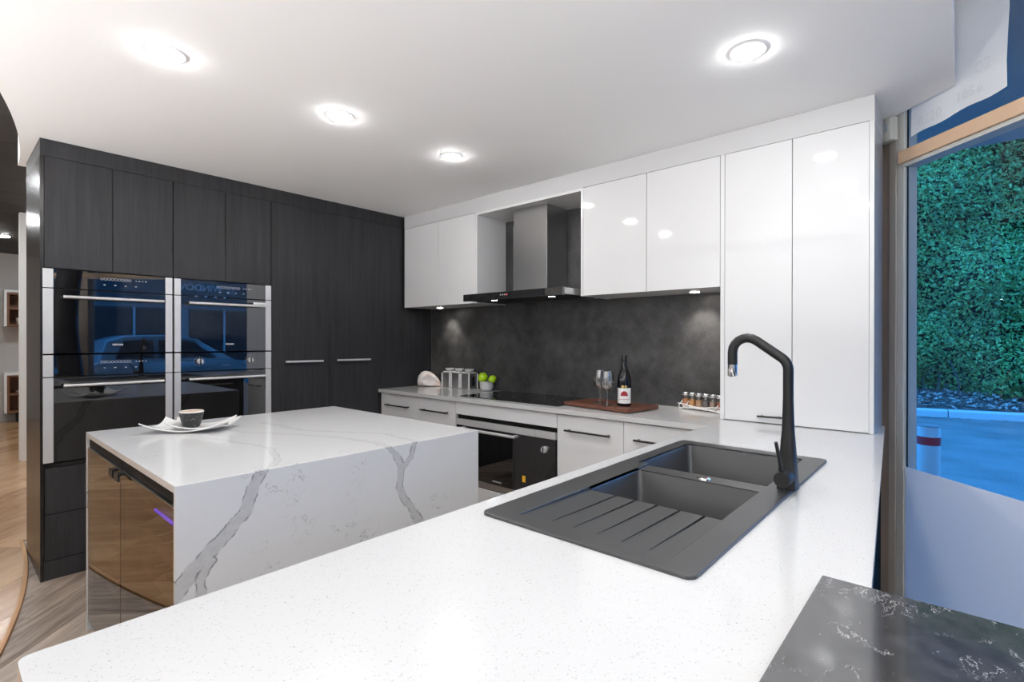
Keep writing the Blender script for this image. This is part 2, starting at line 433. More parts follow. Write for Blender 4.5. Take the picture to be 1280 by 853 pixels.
STUFF_PARTS = ('printed_icons', 'vent_tabs', 'zone_marks', 'logo', 'dial_marks', 'filter_slots', 'corner_edge', 'wires', 'foot', 'leaves', 'stems', 'faint_print')
def copy_tree(o, parent=None):
    c = o.copy(); COL.objects.link(c); c.parent = parent
    for ch in list(o.children): copy_tree(ch, c)
    return c
def text_mesh(name, txt, size, mat, parent, M, extrude=.0006):
    cu = bpy.data.curves.new(name, 'FONT'); cu.body = txt; cu.size = size; cu.extrude = extrude; cu.resolution_u = 2
    t = bpy.data.objects.new(name, cu); COL.objects.link(t)
    dg = bpy.context.evaluated_depsgraph_get(); me = bpy.data.meshes.new_from_object(t.evaluated_get(dg))
    bpy.data.objects.remove(t); bpy.data.curves.remove(cu)
    me.transform(M)
    if parent is not None: me.transform(Matrix.Translation(-root_loc(parent)))
    return link(name, me, mat, parent)
def bar_handle(parent, p0, p1, out, mat, th=.006, post=.012, stand=.028, inset=.02):
    """square bar pull between p0 and p1 (points on the front face), standing off along 'out'"""
    p0, p1, out = Vector(p0), Vector(p1), Vector(out); d = (p1-p0).normalized(); bm = bmesh.new()
    def obox(a, b, w1, w2, ww1, ww2):
        vs = []
        for q in (a, b):
            for s1, s2 in ((-1, -1), (1, -1), (1, 1), (-1, 1)): vs.append(bm.verts.new(q+w1*s1*ww1+w2*s2*ww2))
        for q in ((3, 2, 1, 0), (4, 5, 6, 7), (0, 1, 5, 4), (1, 2, 6, 5), (2, 3, 7, 6), (3, 0, 4, 7)): bm.faces.new([vs[i] for i in q])
    up = Vector((0, 0, 1))
    obox(p0+out*stand, p1+out*stand, out, up, th*.6, th*.75)
    for q in (p0+d*inset, p1-d*inset): obox(q-out*.001, q+out*(stand-th*.5), d, up, post*.45, post*.4)
    return fin('handle', bm, mat, parent)

# ================================================================== SETTING
ZB, ZC = .90, 2.414
def cf(y): return .36-.078*(4.6-y)**2
def cc(y): return .345-.078*(4.6-y)**2
WX = 3.10
# ---- floors
def clip(poly, a, b, c):       # keep a*x+b*y<=c
    out = []
    for i in range(len(poly)):
        p, q = poly[i-1], poly[i]; dp, dq = a*p[0]+b*p[1]-c, a*q[0]+b*q[1]-c
        if (dp <= 0) != (dq <= 0):
            t = dp/(dp-dq); out.append((p[0]+(q[0]-p[0])*t, p[1]+(q[1]-p[1])*t))
        if dq <= 0: out.append(q)
    return out
def plank_floor(parent, name, mat, wid, lng, z0, z1, regions, ang, ext, gap=.0012):
    ca, sa = math.cos(ang), math.sin(ang); n = 0
    cx, cy = ext[0]; rad = ext[1]
    for i in range(int(-rad/wid), int(rad/wid)):
        sh = random.random()*lng
        for j in range(int(-rad/lng)-1, int(rad/lng)+1):
            u0, u1 = j*lng+sh+gap, (j+1)*lng+sh-gap; v0, v1 = i*wid+gap, (i+1)*wid-gap
            mu, mv = (u0+u1)/2, (v0+v1)/2
            ctr = (cx+mu*ca-mv*sa, cy+mu*sa+mv*ca)
            rect = [(cx+u*ca-v*sa, cy+u*sa+v*ca) for u, v in ((u0, v0), (u1, v0), (u1, v1), (u0, v1))]
            polys = []
            for reg in regions:
                p = rect
                for h in reg:
                    p = clip(p, *h)
                    if len(p) < 3: break
                if len(p) >= 3: polys.append(p)
            if not polys: continue
            bm = bmesh.new()
            for p in polys:
                q = []
                for x, y in p:
                    lx, ly = x-ctr[0], y-ctr[1]; k = (lx*ca+ly*sa, -lx*sa+ly*ca)
                    if not q or (abs(k[0]-q[-1][0])+abs(k[1]-q[-1][1])) > 1e-5: q.append(k)
                if len(q) < 3: continue
                top = [bm.verts.new((*k, z1-z0)) for k in q]; bot = [bm.verts.new((*k, 0)) for k in q]
                bm.faces.new(top); bm.faces.new(bot[::-1])
                for a in range(len(q)): bm.faces.new((bot[a], bot[(a+1) % len(q)], top[(a+1) % len(q)], top[a]))
            if not bm.faces: bm.free(); continue
            bmesh.ops.recalc_face_normals(bm, faces=bm.faces)
            me = bpy.data.meshes.new(name); bm.to_mesh(me); bm.free()
            o = link(name, me, mat, parent); o.location = (ctr[0], ctr[1], z0); o.rotation_euler.z = ang; n += 1
    return n
fl = box('floor', -3.2, 3.3, -4.0, 11.7, -.20, -.010, 'gap', None)
tag(fl, 'grey-brown oak plank floor laid diagonally between the white island and dark ovens', 'floor', kind='structure')
fl.location = (0, 0, 0)
fl.data.transform(Matrix.Translation((.05, 3.85, -.20)))
rect = [(1, 0, 3.08), (-1, 0, 1.1), (0, 1, 4.6), (0, -1, .6)]
plank_floor(fl, 'plank', 'oak_floor', .19, 1.32, -.009, 0.0, [rect], PI/4, ((.9, 2.0), 4.6))
fg = empty('floor', (0, 0, .0005), 'golden timber plank floor of the neighbouring showroom, ending in a curve', 'floor', kind='structure')
regA = [(0, 1, 4.6), (0, -1, 3.6), (-1, 0, 3.0)]
ys = [4.6-.42*k for k in range(16)]
for y in ys:                                              # tangent half-planes of the curve
    m = 2*.078*(4.6-y); regA.append((1, -m, cf(y)-m*y))
regB = [(0, -1, -4.6), (0, 1, 11.48), (-1, 0, 3.0), (1, 0, 3.08)]
plank_floor(fg, 'plank', 'gold_floor', .30, 1.25, .0005, .006, [regA, regB], PI/4, ((0, 4), 9.5))
pts = [(cf(y)+.006, y, .0055) for y in [4.6-.1*k for k in range(50)]]
bm = bmesh.new()
ring = []
for x, y, z in pts:
    ring.append([bm.verts.new((x-.008, y, .001)), bm.verts.new((x-.008, y, .009)), bm.verts.new((x+.010, y, .009)), bm.verts.new((x+.014, y, .001))])
for A, B in zip(ring, ring[1:]):
    for k in range(4): bm.faces.new((A[k], A[(k+1) % 4], B[(k+1) % 4], B[k]))
tag(fin('trim_1', bm, 'brass_trim'), 'curved brass strip joining the golden floor to the oak planks', 'floor trim', kind='structure')

# ---- walls
def wall(name, x0, x1, y0, y1, z0, z1, mat, label):
    return tag(box(name, x0, x1, y0, y1, z0, z1, mat), label, 'wall', kind='structure')
wall('wall_back', WX, WX+.12, .345, 11.6, 0, 3.05, 'white_paint', 'plain wall behind the white wall cabinets and splashback')
wall('wall_far', -3.1, WX+.12, 11.5, 11.62, 0, 3.05, 'speckled_wall', 'speckled grey wall behind the timber shelves')
wall('wall_left', -3.12, -3.0, -3.7, 11.5, 0, 3.05, 'wall_paint', 'plain pale wall at the side of the showroom')
wall('wall_partition', .60, WX, 7.60, 7.72, .006, 2.69, 'white_paint', 'white partition wall ending beside the dark oven tower')
wall('wall_front', -3.0, -.78, -3.74, -3.62, 0, 3.05, 'wall_paint', 'pale wall at the end of the shop window')
# ---- ceilings
bm = bmesh.new()
outl = [(cc(y), y) for y in [4.45-.125*k for k in range(36)]]
outl += [(cc(.027), .027), (2.893, .027), (3.190, .334), (3.10, .334), (3.10, 4.45)]
prism(bm, outl, [], ZC, ZC+.30)
tag(fin('ceiling', bm, 'ceiling_paint'), 'lowered white ceiling over the kitchen with a curved edge', 'ceiling', kind='structure')
tag(box('ceiling', -3.1, 3.8, -3.8, 1.0, 3.05, 3.12, 'white_paint'), 'high white ceiling above the shop window', 'ceiling', kind='structure')
tag(box('wall_bulkhead', -3.0, WX, 1.0, 1.06, 2.70, 3.05, 'white_paint'), 'white upstand between the high ceiling and the boarded ceiling', 'wall', kind='structure')
bc = empty('ceiling', (0, 0, 2.70), 'dark charcoal boarded ceiling of the neighbouring showroom', 'ceiling', kind='structure')
y = 1.06
while y < 11.4:
    x1_ = WX if y > 4.4 else (cc(y+.2) if y > 1.0 else 0)
    y1 = min(y+.565, 11.5)
    box('board', -3.0, (WX-.003 if y > 4.3 else .34), y+.003, y1-.003, 2.70, 2.72, 'ceiling_plank', bc)
    y = y1
box('backing', -3.0, WX-.003, 1.06, 11.5, 2.722, 2.74, 'gap', bc)

# ---- shop window (runs at 45 degrees past the end of the worktop)
WA = math.radians(45.5); WD = Vector((math.cos(WA), math.sin(WA), 0)); WN = Vector((WD.y, -WD.x, 0)); WQ = Vector((3.099, .2215, 0))
WROT = Matrix(((WD.x, WN.x, 0), (WD.y, WN.y, 0), (0, 0, 1)))
def wp(u, n, z): return WQ+WD*u+WN*n+Vector((0, 0, z))
win = empty('window_1', WQ, 'timber-framed shop window with frosted lower half looking onto the road', 'window', kind='structure')
win.rotation_euler.z = WA
def wbox(name, u0, u1, n0, n1, z0, z1, mat, parent=win, bev=0.0):
    bm = bmesh.new(); add_box(bm, min(u0, u1), max(u0, u1), -max(n0, n1), -min(n0, n1), z0, z1, bev)
    bmesh.ops.recalc_face_normals(bm, faces=bm.faces)
    me = bpy.data.meshes.new(name); bm.to_mesh(me); bm.free()
    o = link(name, me, mat, parent)
    if parent is None: o.location = WQ; o.rotation_euler.z = WA
    return o
wbox('post', .128, .27, .012, .12, 0, 2.95, 'matt_black')
wbox('post', .072, .127, .004, .12, 0, 2.95, 'frame_brown')
wbox('post', .028, .0715, -.004, .10, 0, 2.95, 'frame_taupe', bev=.003)
wbox('post', -.014, .0275, .000, .068, 0, 2.95, 'frame_grey', bev=.002)
wbox('gasket', -.019, -.0145, .0145, .019, .06, 2.95, 'black')
wbox('transom', -5.5, .004, -.018, .012, 2.172, 2.231, 'transom', bev=.002)
wbox('transom_channel', -5.5, -.015, -.004, .066, 2.154, 2.171, 'frame_grey')
wbox('head', -5.5, -.015, .0, .10, 2.95, 3.045, 'frame_taupe')
wbox('sill', -5.5, -.015, -.01, .10, 0, .06, 'frame_taupe')
BAY = [-.015, -2.50, -4.10, -5.50]
for k in range(3):
    a, b = BAY[k+1]+.06, BAY[k]-(.0 if k == 0 else .06)
    wbox('pane', a, b, .0085, .0125, .06, 2.153, 'pane'); wbox('pane', a, b, .0125, .0165, 2.173, 2.95, 'pane')
    wbox('frosted_film', a, b, .0065, .0080, .06, .711, 'film')
for u in BAY[1:]: wbox('mullion', u-.06, u+.06, -.01, .10, .06, 2.95, 'frame_brown')
# ---- dark wrapped column beside the glazing (behind the camera, mirrored in the ovens)
bm = bmesh.new()
cpt = [wp(-2.42+.05*math.sin(k*.9), -.35, .0+3.05*k/10) for k in range(11)]
add_tube(bm, cpt, .13, 16)
tag(fin('column', bm, 'matt_black', None, True), 'dark round column standing just inside the shop window', 'column', kind='structure')

# ---- taped paper sheet and motion sensor
pap = empty('paper_sheet', wp(-.32, .06, 2.26), 'white paper sheet taped inside the upper window pane', 'paper')
pap.rotation_euler.z = WA
def wloc(u, n, z): return (u+.32, -(n-.06), z-2.26)
bm = bmesh.new(); N = 14
g = []
for i in range(N+1):
    u = -.0443-(.488-.0443)*i/N; zb = 2.287+.022*(i/N)+.005*math.sin(i*.9); col = []
    for j in range(7):
        z = zb+(2.93-zb)*j/6; col.append(bm.verts.new(wloc(u+.004*math.sin(j*1.3)*(i == N), .006+.003*math.sin(i*.8+j), z)))
    g.append(col)
for i in range(N):
    for j in range(6): bm.faces.new((g[i][j], g[i+1][j], g[i+1][j+1], g[i][j+1]))
me = bpy.data.meshes.new('sheet'); bm.to_mesh(me); bm.free(); link('sheet', me, 'paper', pap, True)
for txt, uu, zz, sz in (('0220', -.085, 2.318, .062), ('1056', -.270, 2.340, .062), ('02', -.36, 2.42, .07)):
    M = Matrix.Translation((uu+.32, .0575, zz-2.26)) @ Matrix.Rotation(PI/2, 4, 'X') @ Matrix.Scale(-1, 4, (1, 0, 0))
    text_mesh('faint_print', txt, sz, 'paper_print', None, M, .0003).parent = pap
ms = empty('motion_sensor', wp(.053, -.016, 2.297), 'small white motion sensor box mounted on the window post', 'sensor')
ms.rotation_euler.z = WA
def mbox(name, a, b, mat, bev):
    bm = bmesh.new(); add_box(bm, a[0], b[0], a[1], b[1], a[2], b[2], bev, 2); me = bpy.data.meshes.new(name); bm.to_mesh(me); bm.free(); return link(name, me, mat, ms)
mbox('housing', (-.040, -.010, .0), (.040, .030, .115), 'sensor', .006)
mbox('lens', (-.022, .028, .048), (.020, .0335, .092), 'sensor_lens', .002)
mbox('indicator', (.018, .0295, .016), (.024, .0325, .022), 'black', .0)

# ---- bulkhead strip over the white cabinets, cornice over the dark ones
XT = 2.761; YD = 3.741
tag(box('trim_2', XT+.001, WX-.001, .2935, 3.719, 2.302, ZC-.001, 'bulkhead_paint'), 'white bulkhead strip above the white wall cabinets', 'bulkhead', kind='structure')
tag(box('trim_3', .3735, WX-.001, YD, 4.36, 2.321, ZC-.001, 'dark_oak'), 'dark oak cornice panel above the ovens and pantry doors', 'cornice', kind='structure')
# ---- splashback
tag(box('wall_splashback', WX-.008, WX-.0005, .964, YD-.001, .9005, 2.28, 'splash'), 'charcoal stone-look splashback behind the cooktop', 'splashback', kind='structure')

# ================================================================== DARK WALL: oven towers and pantry
G = .0018
def dark_unit(name, x0, x1, label, doors, drawers, left_panel=False, hgroup=None):
    t = empty(name, ((x0+x1)/2, YD+.3, .0), label, 'cabinet')
    return t
# oven towers: (x0, x1, door seams)
def oven_tower(x0, x1, xm, label, panel):
    t = empty('oven_tower', ((x0+x1)/2, 4.05, 0), label, 'cabinet', 'dark oak oven towers')
    xa = x0
    if panel:
        box('end_panel', .3735, .3895, YD, 4.36, 0, 2.3205, 'dark_side', t); xa = .3905
    box('back_panel', xa, x1-.001, 4.34, 4.36, .0, 2.3195, 'gap', t)
    box('side_panel', x1-.012, x1-.002, YD+.022, 4.338, .0, 2.3195, 'gap', t)
    box('shelf', xa, x1-.014, YD+.022, 4.338, 1.712, 1.728, 'gap', t)
    box('shelf', xa, x1-.014, YD+.022, 4.338, .616, .634, 'gap', t)
    for a, b in ((xa, xm), (xm, x1)): box('door', a+G, b-G, YD, YD+.02, 1.714, 2.319, 'dark_oak', t, .0008)
    for a, b in ((.362, .613), (.109, .358)): box('drawer', xa+G, x1-G, YD, YD+.02, a, b, 'dark_oak', t, .0008)
    box('kickboard', xa, x1-G, YD+.004, YD+.02, .001, .105, 'dark_oak', t)
    return t
oven_tower(.3735, .9945, .690, 'dark oak oven tower with the exposed end panel beside the golden floor', True)
oven_tower(.9955, 1.605, 1.302, 'dark oak oven tower between the end tower and the pantry doors', False)
def pantry(x0, x1, h0, h1, label, filler=None):
    t = empty('pantry_cabinet', ((x0+x1)/2, 4.05, 0), label, 'cabinet', 'tall dark pantry cabinets')
    box('back_panel', x0, x1-.001, 4.34, 4.36, 0, 2.3195, 'gap', t)
    box('side_panel', x0+.002, x0+.014, YD+.022, 4.338, 0, 2.3195, 'gap', t)
    d = box('door', x0+G, x1-G*.4, YD, YD+.02, .109, 2.319, 'dark_oak', t, .0006)
    bar_handle(d, (h0, YD, 1.158), (h1, YD, 1.156), (0, -1, 0), 'strip_steel', .009)
    box('kickboard', x0, x1-G, YD+.004, YD+.02, .001, .105, 'dark_oak', t)
    if filler: box('filler_panel', x1+G*.2, filler, YD, YD+.02, .001, 2.319, 'dark_oak', t)
pantry(1.606, 2.057, 1.698, 1.992, 'tall dark oak pantry door next to the ovens')
pantry(2.058, 2.505, 2.110, 2.413, 'tall dark oak pantry door beside the white drawers', WX-.009)

# ---- built-in ovens
def oven(x0, x1, z0, zs, z1, label, knobs, icons, strip, extra=None):
    t = empty('built_in_oven', ((x0+x1)/2, YD+.2, z0), label, 'oven', 'built-in ovens in the dark towers')
    yf = YD-.004
    box('body', x0+.012, x1-.012, YD+.024, 4.30, z0+.004, z1-.004, 'gap', t)
    sl, sr = strip
    cp = box('control_panel', x0+sl, x1-sr, yf, YD+.022, zs+.003, z1-.001, 'oven_glass', t, .0008)
    dr = box('door', x0+sl, x1-sr, yf-.002, YD+.022, z0+.002, zs-.003, 'oven_glass', t, .0008)
    for a, b in ((x0+.0005, x0+sl-.0005), (x1-sr+.0005, x1-.0005)):
        box('steel_strip', a, b, yf-.003, YD+.022, zs+.0025, z1-.001, 'strip_steel', t, .0006)
        box('steel_strip', a, b, yf-.003, YD+.022, z0+.002, zs-.0025, 'strip_steel', t, .0006)
    hz = zs-.047
    hx0, hx1 = x0+sl+.036, x1-sr-.018
    bm = bmesh.new(); add_tube(bm, [(hx0, yf-.045, hz), (hx1, yf-.045, hz)], .0085, 14)
    for hx in (hx0+.02, hx1-.02): add_box(bm, hx-.009, hx+.009, yf-.046, yf-.001, hz-.006, hz+.006)
    h = fin('handle', bm, 'strip_steel', t, True)
    xm = (hx0+hx1)/2
    box('handle_plate', xm-.055, xm+.055, yf-.0545, yf-.052, hz-.004, hz+.004, 'strip_steel', h)
    # printed marks on the glass
    bm = bmesh.new()
    def mark(px, pz, w_, h_): add_box(bm, px-w_/2, px+w_/2, yf-.0007, yf-.0001, pz-h_/2, pz+h_/2)
    def ring(px, pz, r_):
        n = 10
        for k in range(n):
            a = 2*PI*k/n; mark(px+r_*math.cos(a), pz+r_*math.sin(a), .0026, .0026)
    zc_ = (zs+z1)/2
    W = x1-x0
    if icons:
        for k in range(9): ring(x0+W*.42+k*.0165, zc_+.016, .0065)
        for k in range(4): mark(x0+W*.69+k*.016, zc_+.016, .007, .005)
        for k in range(4): mark(x0+W*.44+k*.05, zc_-.018, .010, .0045)
    else:
        for k in range(3): mark(x0+W*.48+k*.014, zc_-.026, .003, .003)
    fin('printed_icons', bm, 'icon', cp)
    bm = bmesh.new()
    for k in range(5): add_box(bm, x0+W*.5+k*.0105, x0+W*.5+.0085+k*.0105, yf-.0027, yf-.0021, z0+.045, z0+.055)
    fin('logo', bm, 'icon', dr)
    for kx in knobs:
        kb = lathe('knob', [(0, -.024), (.017, -.024), (.0185, -.020), (.0185, -.001)], (kx, yf, zc_+.004), 'strip_steel', t, 20, 'y')
        box('grip', kx-.0035, kx+.0035, yf-.028, yf-.0235, zc_+.004-.018, zc_+.004+.018, 'matt_black', kb)
        bm = bmesh.new()
        for k in range(12):
            a = 2*PI*k/12; add_box(bm, kx+.029*math.cos(a)-.0018, kx+.029*math.cos(a)+.0018, yf-.0007, yf-.0001, zc_+.004+.029*math.sin(a)-.0018, zc_+.004+.029*math.sin(a)+.0018)
        fin('dial_marks', bm, 'icon', cp)
    # vent slot line
    box('vent', x0+sl, x1-sr, yf+.004, yf+.012, zs-.002, zs+.002, 'black', t)
    if extra:
        bm = bmesh.new()
        for k in range(4): add_box(bm, x0+.115+k*.057, x0+.130+k*.057, yf-.0025, yf-.001, zs-.0035, zs+.0035)
        fin('vent_tabs', bm, 'chrome', t)
        box('energy_label', hx1-.085, hx1-.003, yf-.056, yf-.050, hz+.009, hz+.024, 'trim_white', t)
    return t
oven(.384, .990, 1.240, 1.602, 1.709, 'black glass upper oven with icon row in the end tower', [], True, (.044, .038))
oven(.384, .990, .642, 1.112, 1.234, 'tall black glass lower oven with icon row in the end tower', [], True, (.044, .038))
oven(1.000, 1.603, 1.240, 1.602, 1.709, 'black glass upper oven with label clipped on its handle', [], True, (.036, .040), True)
oven(1.000, 1.603, .642, 1.112, 1.234, 'black glass lower oven with two round knobs', [1.142, 1.456], False, (.036, .040))

# ================================================================== WHITE CABINETS
ZU = 1.604
def wall_cab(y0, y1, ym, label, side_lo=False, side_hi=False):
    t = empty('wall_cabinet', (XT+.17, (y0+y1)/2, ZU), label, 'cabinet', 'white gloss wall cabinets')
    ya, yb = y0, y1
    if side_lo: box('side_panel', XT, WX-.0085, y0, y0+.016, ZU-.002, 2.301, 'white_edge', t, .0008); ya = y0+.0165
    if side_hi: box('side_panel', XT, WX-.0085, y1-.016, y1, ZU-.002, 2.301, 'white_edge', t, .0008); yb = y1-.0165
    box('carcass', XT+.021, WX-.0085, ya+.001, yb-.001, ZU+.001, 2.300, 'white_edge', t)
    for a, b in ((ya, ym), (ym, yb)): box('door', XT, XT+.019, a+G, b-G, ZU, 2.2995, 'gloss_white', t, .001)
    return t
wall_cab(.9645, 1.848, 1.389, 'white gloss two-door wall cabinet between the rangehood and the tall cabinet', side_hi=True)
wall_cab(2.800, 3.718, 3.256, 'white gloss two-door wall cabinet between the rangehood and the dark pantry', side_lo=True)
nb = empty('niche_lining', (XT+.17, 2.32, 2.28), 'white lining panel over the rangehood niche', 'panel')
box('top_panel', XT+.001, WX-.0005, 1.8485, 2.7995, 2.283, 2.3015, 'white_edge', nb)
# tall cabinet standing on the worktop
t = empty('tall_cabinet', (XT+.17, .628, ZB), 'tall white gloss two-door cabinet standing on the worktop by the window', 'cabinet')
box('side_panel', XT, WX-.001, .9425, .9635, ZB+.0008, 2.301, 'white_edge', t, .0008)
box('side_panel', XT, WX-.03, .2935, .3115, ZB+.0008, 2.301, 'gloss_white', t, .0008)
box('carcass', XT+.021, WX-.035, .3125, .9415, ZB+.0008, 2.300, 'white_edge', t)
d1 = box('door', XT, XT+.019, .621+G, .942-G, ZB+.004, 2.2995, 'gloss_white', t, .001)
bar_handle(d1, (XT, .775, .936), (XT, .655, .938), (-1, 0, 0), 'bronze', .006, stand=.02)
box('door', XT, XT+.019, .3125, .621-G, ZB+.004, 2.2995, 'gloss_white', t, .001)

# base units (fronts at XF)
XF = 2.525
def base_unit(y0, y1, label, lo_seam=None):
    t = empty('base_cabinet', (XF+.28, (y0+y1)/2, 0), label, 'cabinet', 'white gloss drawer units under the cooktop worktop')
    box('carcass', XF+.021, WX-.002, y0+.001, y1-.001, .101, .868, 'white_edge', t)
    box('kickboard', XF+.05, XF+.065, y0+.001, y1-.001, .001, .100, 'white_edge', t)
    zs = [.103, .36, .612, .866] if lo_seam is None else lo_seam
    d = None
    for a, b in zip(zs, zs[1:]):
        d = box('drawer', XF, XF+.019, y0+G, y1-G, a+G, b-G, 'gloss_white', t, .001)
        yc = (y0+y1)/2; zz = b-.089
        hh = .155
        bar_handle(d, (XF, yc-hh, zz), (XF, yc+hh, zz), (-1, 0, 0), 'bronze', .007, stand=.03)
    return t
base_unit(3.228, 3.726, 'white gloss drawer unit tucked against the dark pantry')
base_unit(2.782, 3.228, 'white gloss drawer unit beside the undercounter oven, pantry side', [.103, .485, .866])
base_unit(1.406, 1.862, 'white gloss drawer unit beside the oven with the yellow sticker, window side', [.103, .36, .866])
base_unit(.945, 1.406, 'white gloss corner drawer unit meeting the sink worktop', [.103, .36, .866])
# oven housing with panel above and below
t = empty('oven_housing', (XF+.28, 2.322, 0), 'white gloss housing panels above and below the undercounter oven', 'cabinet')
box('top_panel', XF, XF+.019, 1.862+G, 2.782-G, .778, .866, 'gloss_white', t, .001)
box('bottom_panel', XF, XF+.019, 1.862+G, 2.782-G, .103, .282, 'gloss_white', t, .001)
box('kickboard', XF+.05, XF+.065, 1.863, 2.781, .001, .100, 'white_edge', t)
box('back_panel', WX-.03, WX-.002, 1.863, 2.781, .101, .868, 'gap', t)
# undercounter oven
t = empty('undercounter_oven', (XF+.25, 2.322, .284), 'wide black glass undercounter oven with steel strip below the cooktop', 'oven')
ya, yb = 1.874, 2.770
box('body', XF+.02, WX-.06, ya, yb, .286, .775, 'gap', t)
box('vent', XF+.012, XF+.0195, ya, yb, .748, .776, 'black', t)
box('control_strip', XF-.003, XF+.0195, 2.032, yb, .703, .746, 'strip_steel', t, .0008)
box('control_strip', XF-.003, XF+.0195, ya, 2.030, .703, .746, 'strip_steel', t, .0008)
dr = box('door', XF-.004, XF+.0195, ya, yb, .331, .701, 'oven_glass', t, .0008)
box('bottom_strip', XF-.002, XF+.0195, ya, yb, .290, .329, 'steel', t, .0008)
bm = bmesh.new(); add_tube(bm, [(XF-.047, 2.168, .688), (XF-.047, 2.700, .688)], .010, 14)
for hy in (2.185, 2.683): add_box(bm, XF-.048, XF-.004, hy-.010, hy+.010, .681, .695)
fin('handle', bm, 'strip_steel', t, True)
kb = lathe('knob', [(0, -.022), (.019, -.022), (.021, -.018), (.021, -.001)], (XF-.004, 1.951, .635), 'strip_steel', t, 20, 'x')
box('grip', XF-.030, XF-.0255, 1.948, 1.954, .616, .654, 'matt_black', kb)
tag(box('sticker', XF-.0048, XF-.0041, 2.112, 2.138, .398, .440, 'yellow', t), 'yellow sticker on the oven glass')
bm = bmesh.new()
for k in range(6): add_box(bm, XF-.0047, XF-.0041, 2.325+k*.014, 2.335+k*.014, .350, .359)
fin('logo', bm, 'icon', dr)

# ================================================================== WORKTOP (white quartz, L-shaped) with sink cut-out
def near(x): return .027+.0832*x
bm = bmesh.new()
outer = round_poly([(.07, near(.07)), (3.07, near(3.07)), (3.098, .336), (3.098, 3.739), (2.505, 3.739), (2.505, .932), (.07, .932)], [.012, 0, 0, 0, 0, .004, .016])
hole = [(.885, .362), (2.030, .362), (2.030, .854), (.885, .854)]
prism(bm, outer, [hole], .872, ZB)
tag(fin('worktop', bm, 'quartz'), 'white speckled quartz worktop holding the black sink and the cooktop', 'worktop')

# sink
sk = empty('sink', (1.456, .608, ZB), 'black granite double-bowl sink with ribbed drainer set into the white worktop', 'sink')
X0, X1, X2, X3, X4, X5, X6 = .868, .912, 1.217, 1.505, 1.575, 1.988, 2.045
Y0, Y1, Y2, Y3, Y4 = .348, .412, .785, .820, .868
ZR = .9075
grooves = [.701, .642, .582, .522, .460]; gw = .0035
xb = [X0, X1, .935, X2, X3, X4, X5, X6]
yb_ = sorted([Y0, Y1, Y2, Y3, Y4]+[g_-gw for g_ in grooves]+[g_+gw for g_ in grooves])
def cell(i, j):
    """height function of a deck cell, None where a bowl is open"""
    xm, ym = (xb[i]+xb[i+1])/2, (yb_[j]+yb_[j+1])/2
    if X4 < xm < X5 and Y1 < ym < Y3: return None
    if X2 < xm < X3 and Y1 < ym < Y2: return None
    if X3 < xm < X4 and Y1 < ym < Y2: return lambda x, y: .9010
    if X1 < xm < X2 and Y1 < ym < Y2:
        gr = any(abs(ym-g_) < gw*.9 for g_ in grooves) and xm > .935
        def h(x, y):
            k = (x-X1)/(X2-X1); b_ = .9050-.0065*k
            return b_-(.0006+.0050*k if gr else 0)
        return h
    return lambda x, y: ZR
bm = bmesh.new()
cells = {}
for i in range(len(xb)-1):
    for j in range(len(yb_)-1):
        h = cell(i, j)
        if h: cells[i, j] = [Vector((xb[i+a], yb_[j+b], h(xb[i+a], yb_[j+b]))) for a, b in ((0, 0), (1, 0), (1, 1), (0, 1))]
for (i, j), c in cells.items():
    bm.faces.new([bm.verts.new(p) for p in c])
    for (di, dj), (a, b), (a2, b2) in (((1, 0), (1, 2), (0, 3)), ((0, 1), (3, 2), (0, 1))):
        nb_ = cells.get((i+di, j+dj))
        if nb_:
            q = [c[a], c[b], nb_[b2], nb_[a2]]
            if abs(q[0].z-q[3].z) > 1e-6 or abs(q[1].z-q[2].z) > 1e-6:
                qs = [q[0], q[1]]+([q[2]] if abs(q[1].z-q[2].z) > 1e-6 else [])+([q[3]] if abs(q[0].z-q[3].z) > 1e-6 else [])
                bm.faces.new([bm.verts.new(p) for p in qs])
bmesh.ops.remove_doubles(bm, verts=bm.verts, dist=1e-5)
# outer skirt
corner = round_poly([(X0, Y0), (X6, Y0), (X6, Y4), (X0, Y4)], .016)
ce = [e for e in bm.edges if len(e.link_faces) == 1 and all(abs(v.co.x-X0) < 1e-5 for v in e.verts) or len(e.link_faces) == 1 and all(abs(v.co.x-X6) < 1e-5 for v in e.verts) or len(e.link_faces) == 1 and all(abs(v.co.y-Y0) < 1e-5 for v in e.verts) or len(e.link_faces) == 1 and all(abs(v.co.y-Y4) < 1e-5 for v in e.verts)]
ex = bmesh.ops.extrude_edge_only(bm, edges=ce)
nv = [g_ for g_ in ex['geom'] if isinstance(g_, bmesh.types.BMVert)]
for v in nv: v.co.z = ZB+.0003
bm.edges.ensure_lookup_table()
ve = [e for e in bm.edges if abs(e.verts[0].co.x-e.verts[1].co.x) < 1e-5 and abs(e.verts[0].co.y-e.verts[1].co.y) < 1e-5 and min(abs(e.verts[0].co.x-X0), abs(e.verts[0].co.x-X6)) < 1e-5 and min(abs(e.verts[0].co.y-Y0), abs(e.verts[0].co.y-Y4)) < 1e-5]
bmesh.ops.bevel(bm, geom=ve, offset=.020, segments=5, affect='EDGES', profile=.5)
bmesh.ops.recalc_face_normals(bm, faces=bm.faces)
te = [e for e in bm.edges if len(e.link_faces) == 2 and all(abs(v.co.z-ZR) < 1e-5 for v in e.verts) and any(f_.normal.z < .3 for f_ in e.link_faces) and any(f_.normal.z > .9 for f_ in e.link_faces)]
bmesh.ops.bevel(bm, geom=te, offset=.0016, segments=2, affect='EDGES', profile=.5)
fin('deck', bm, 'sink', sk)
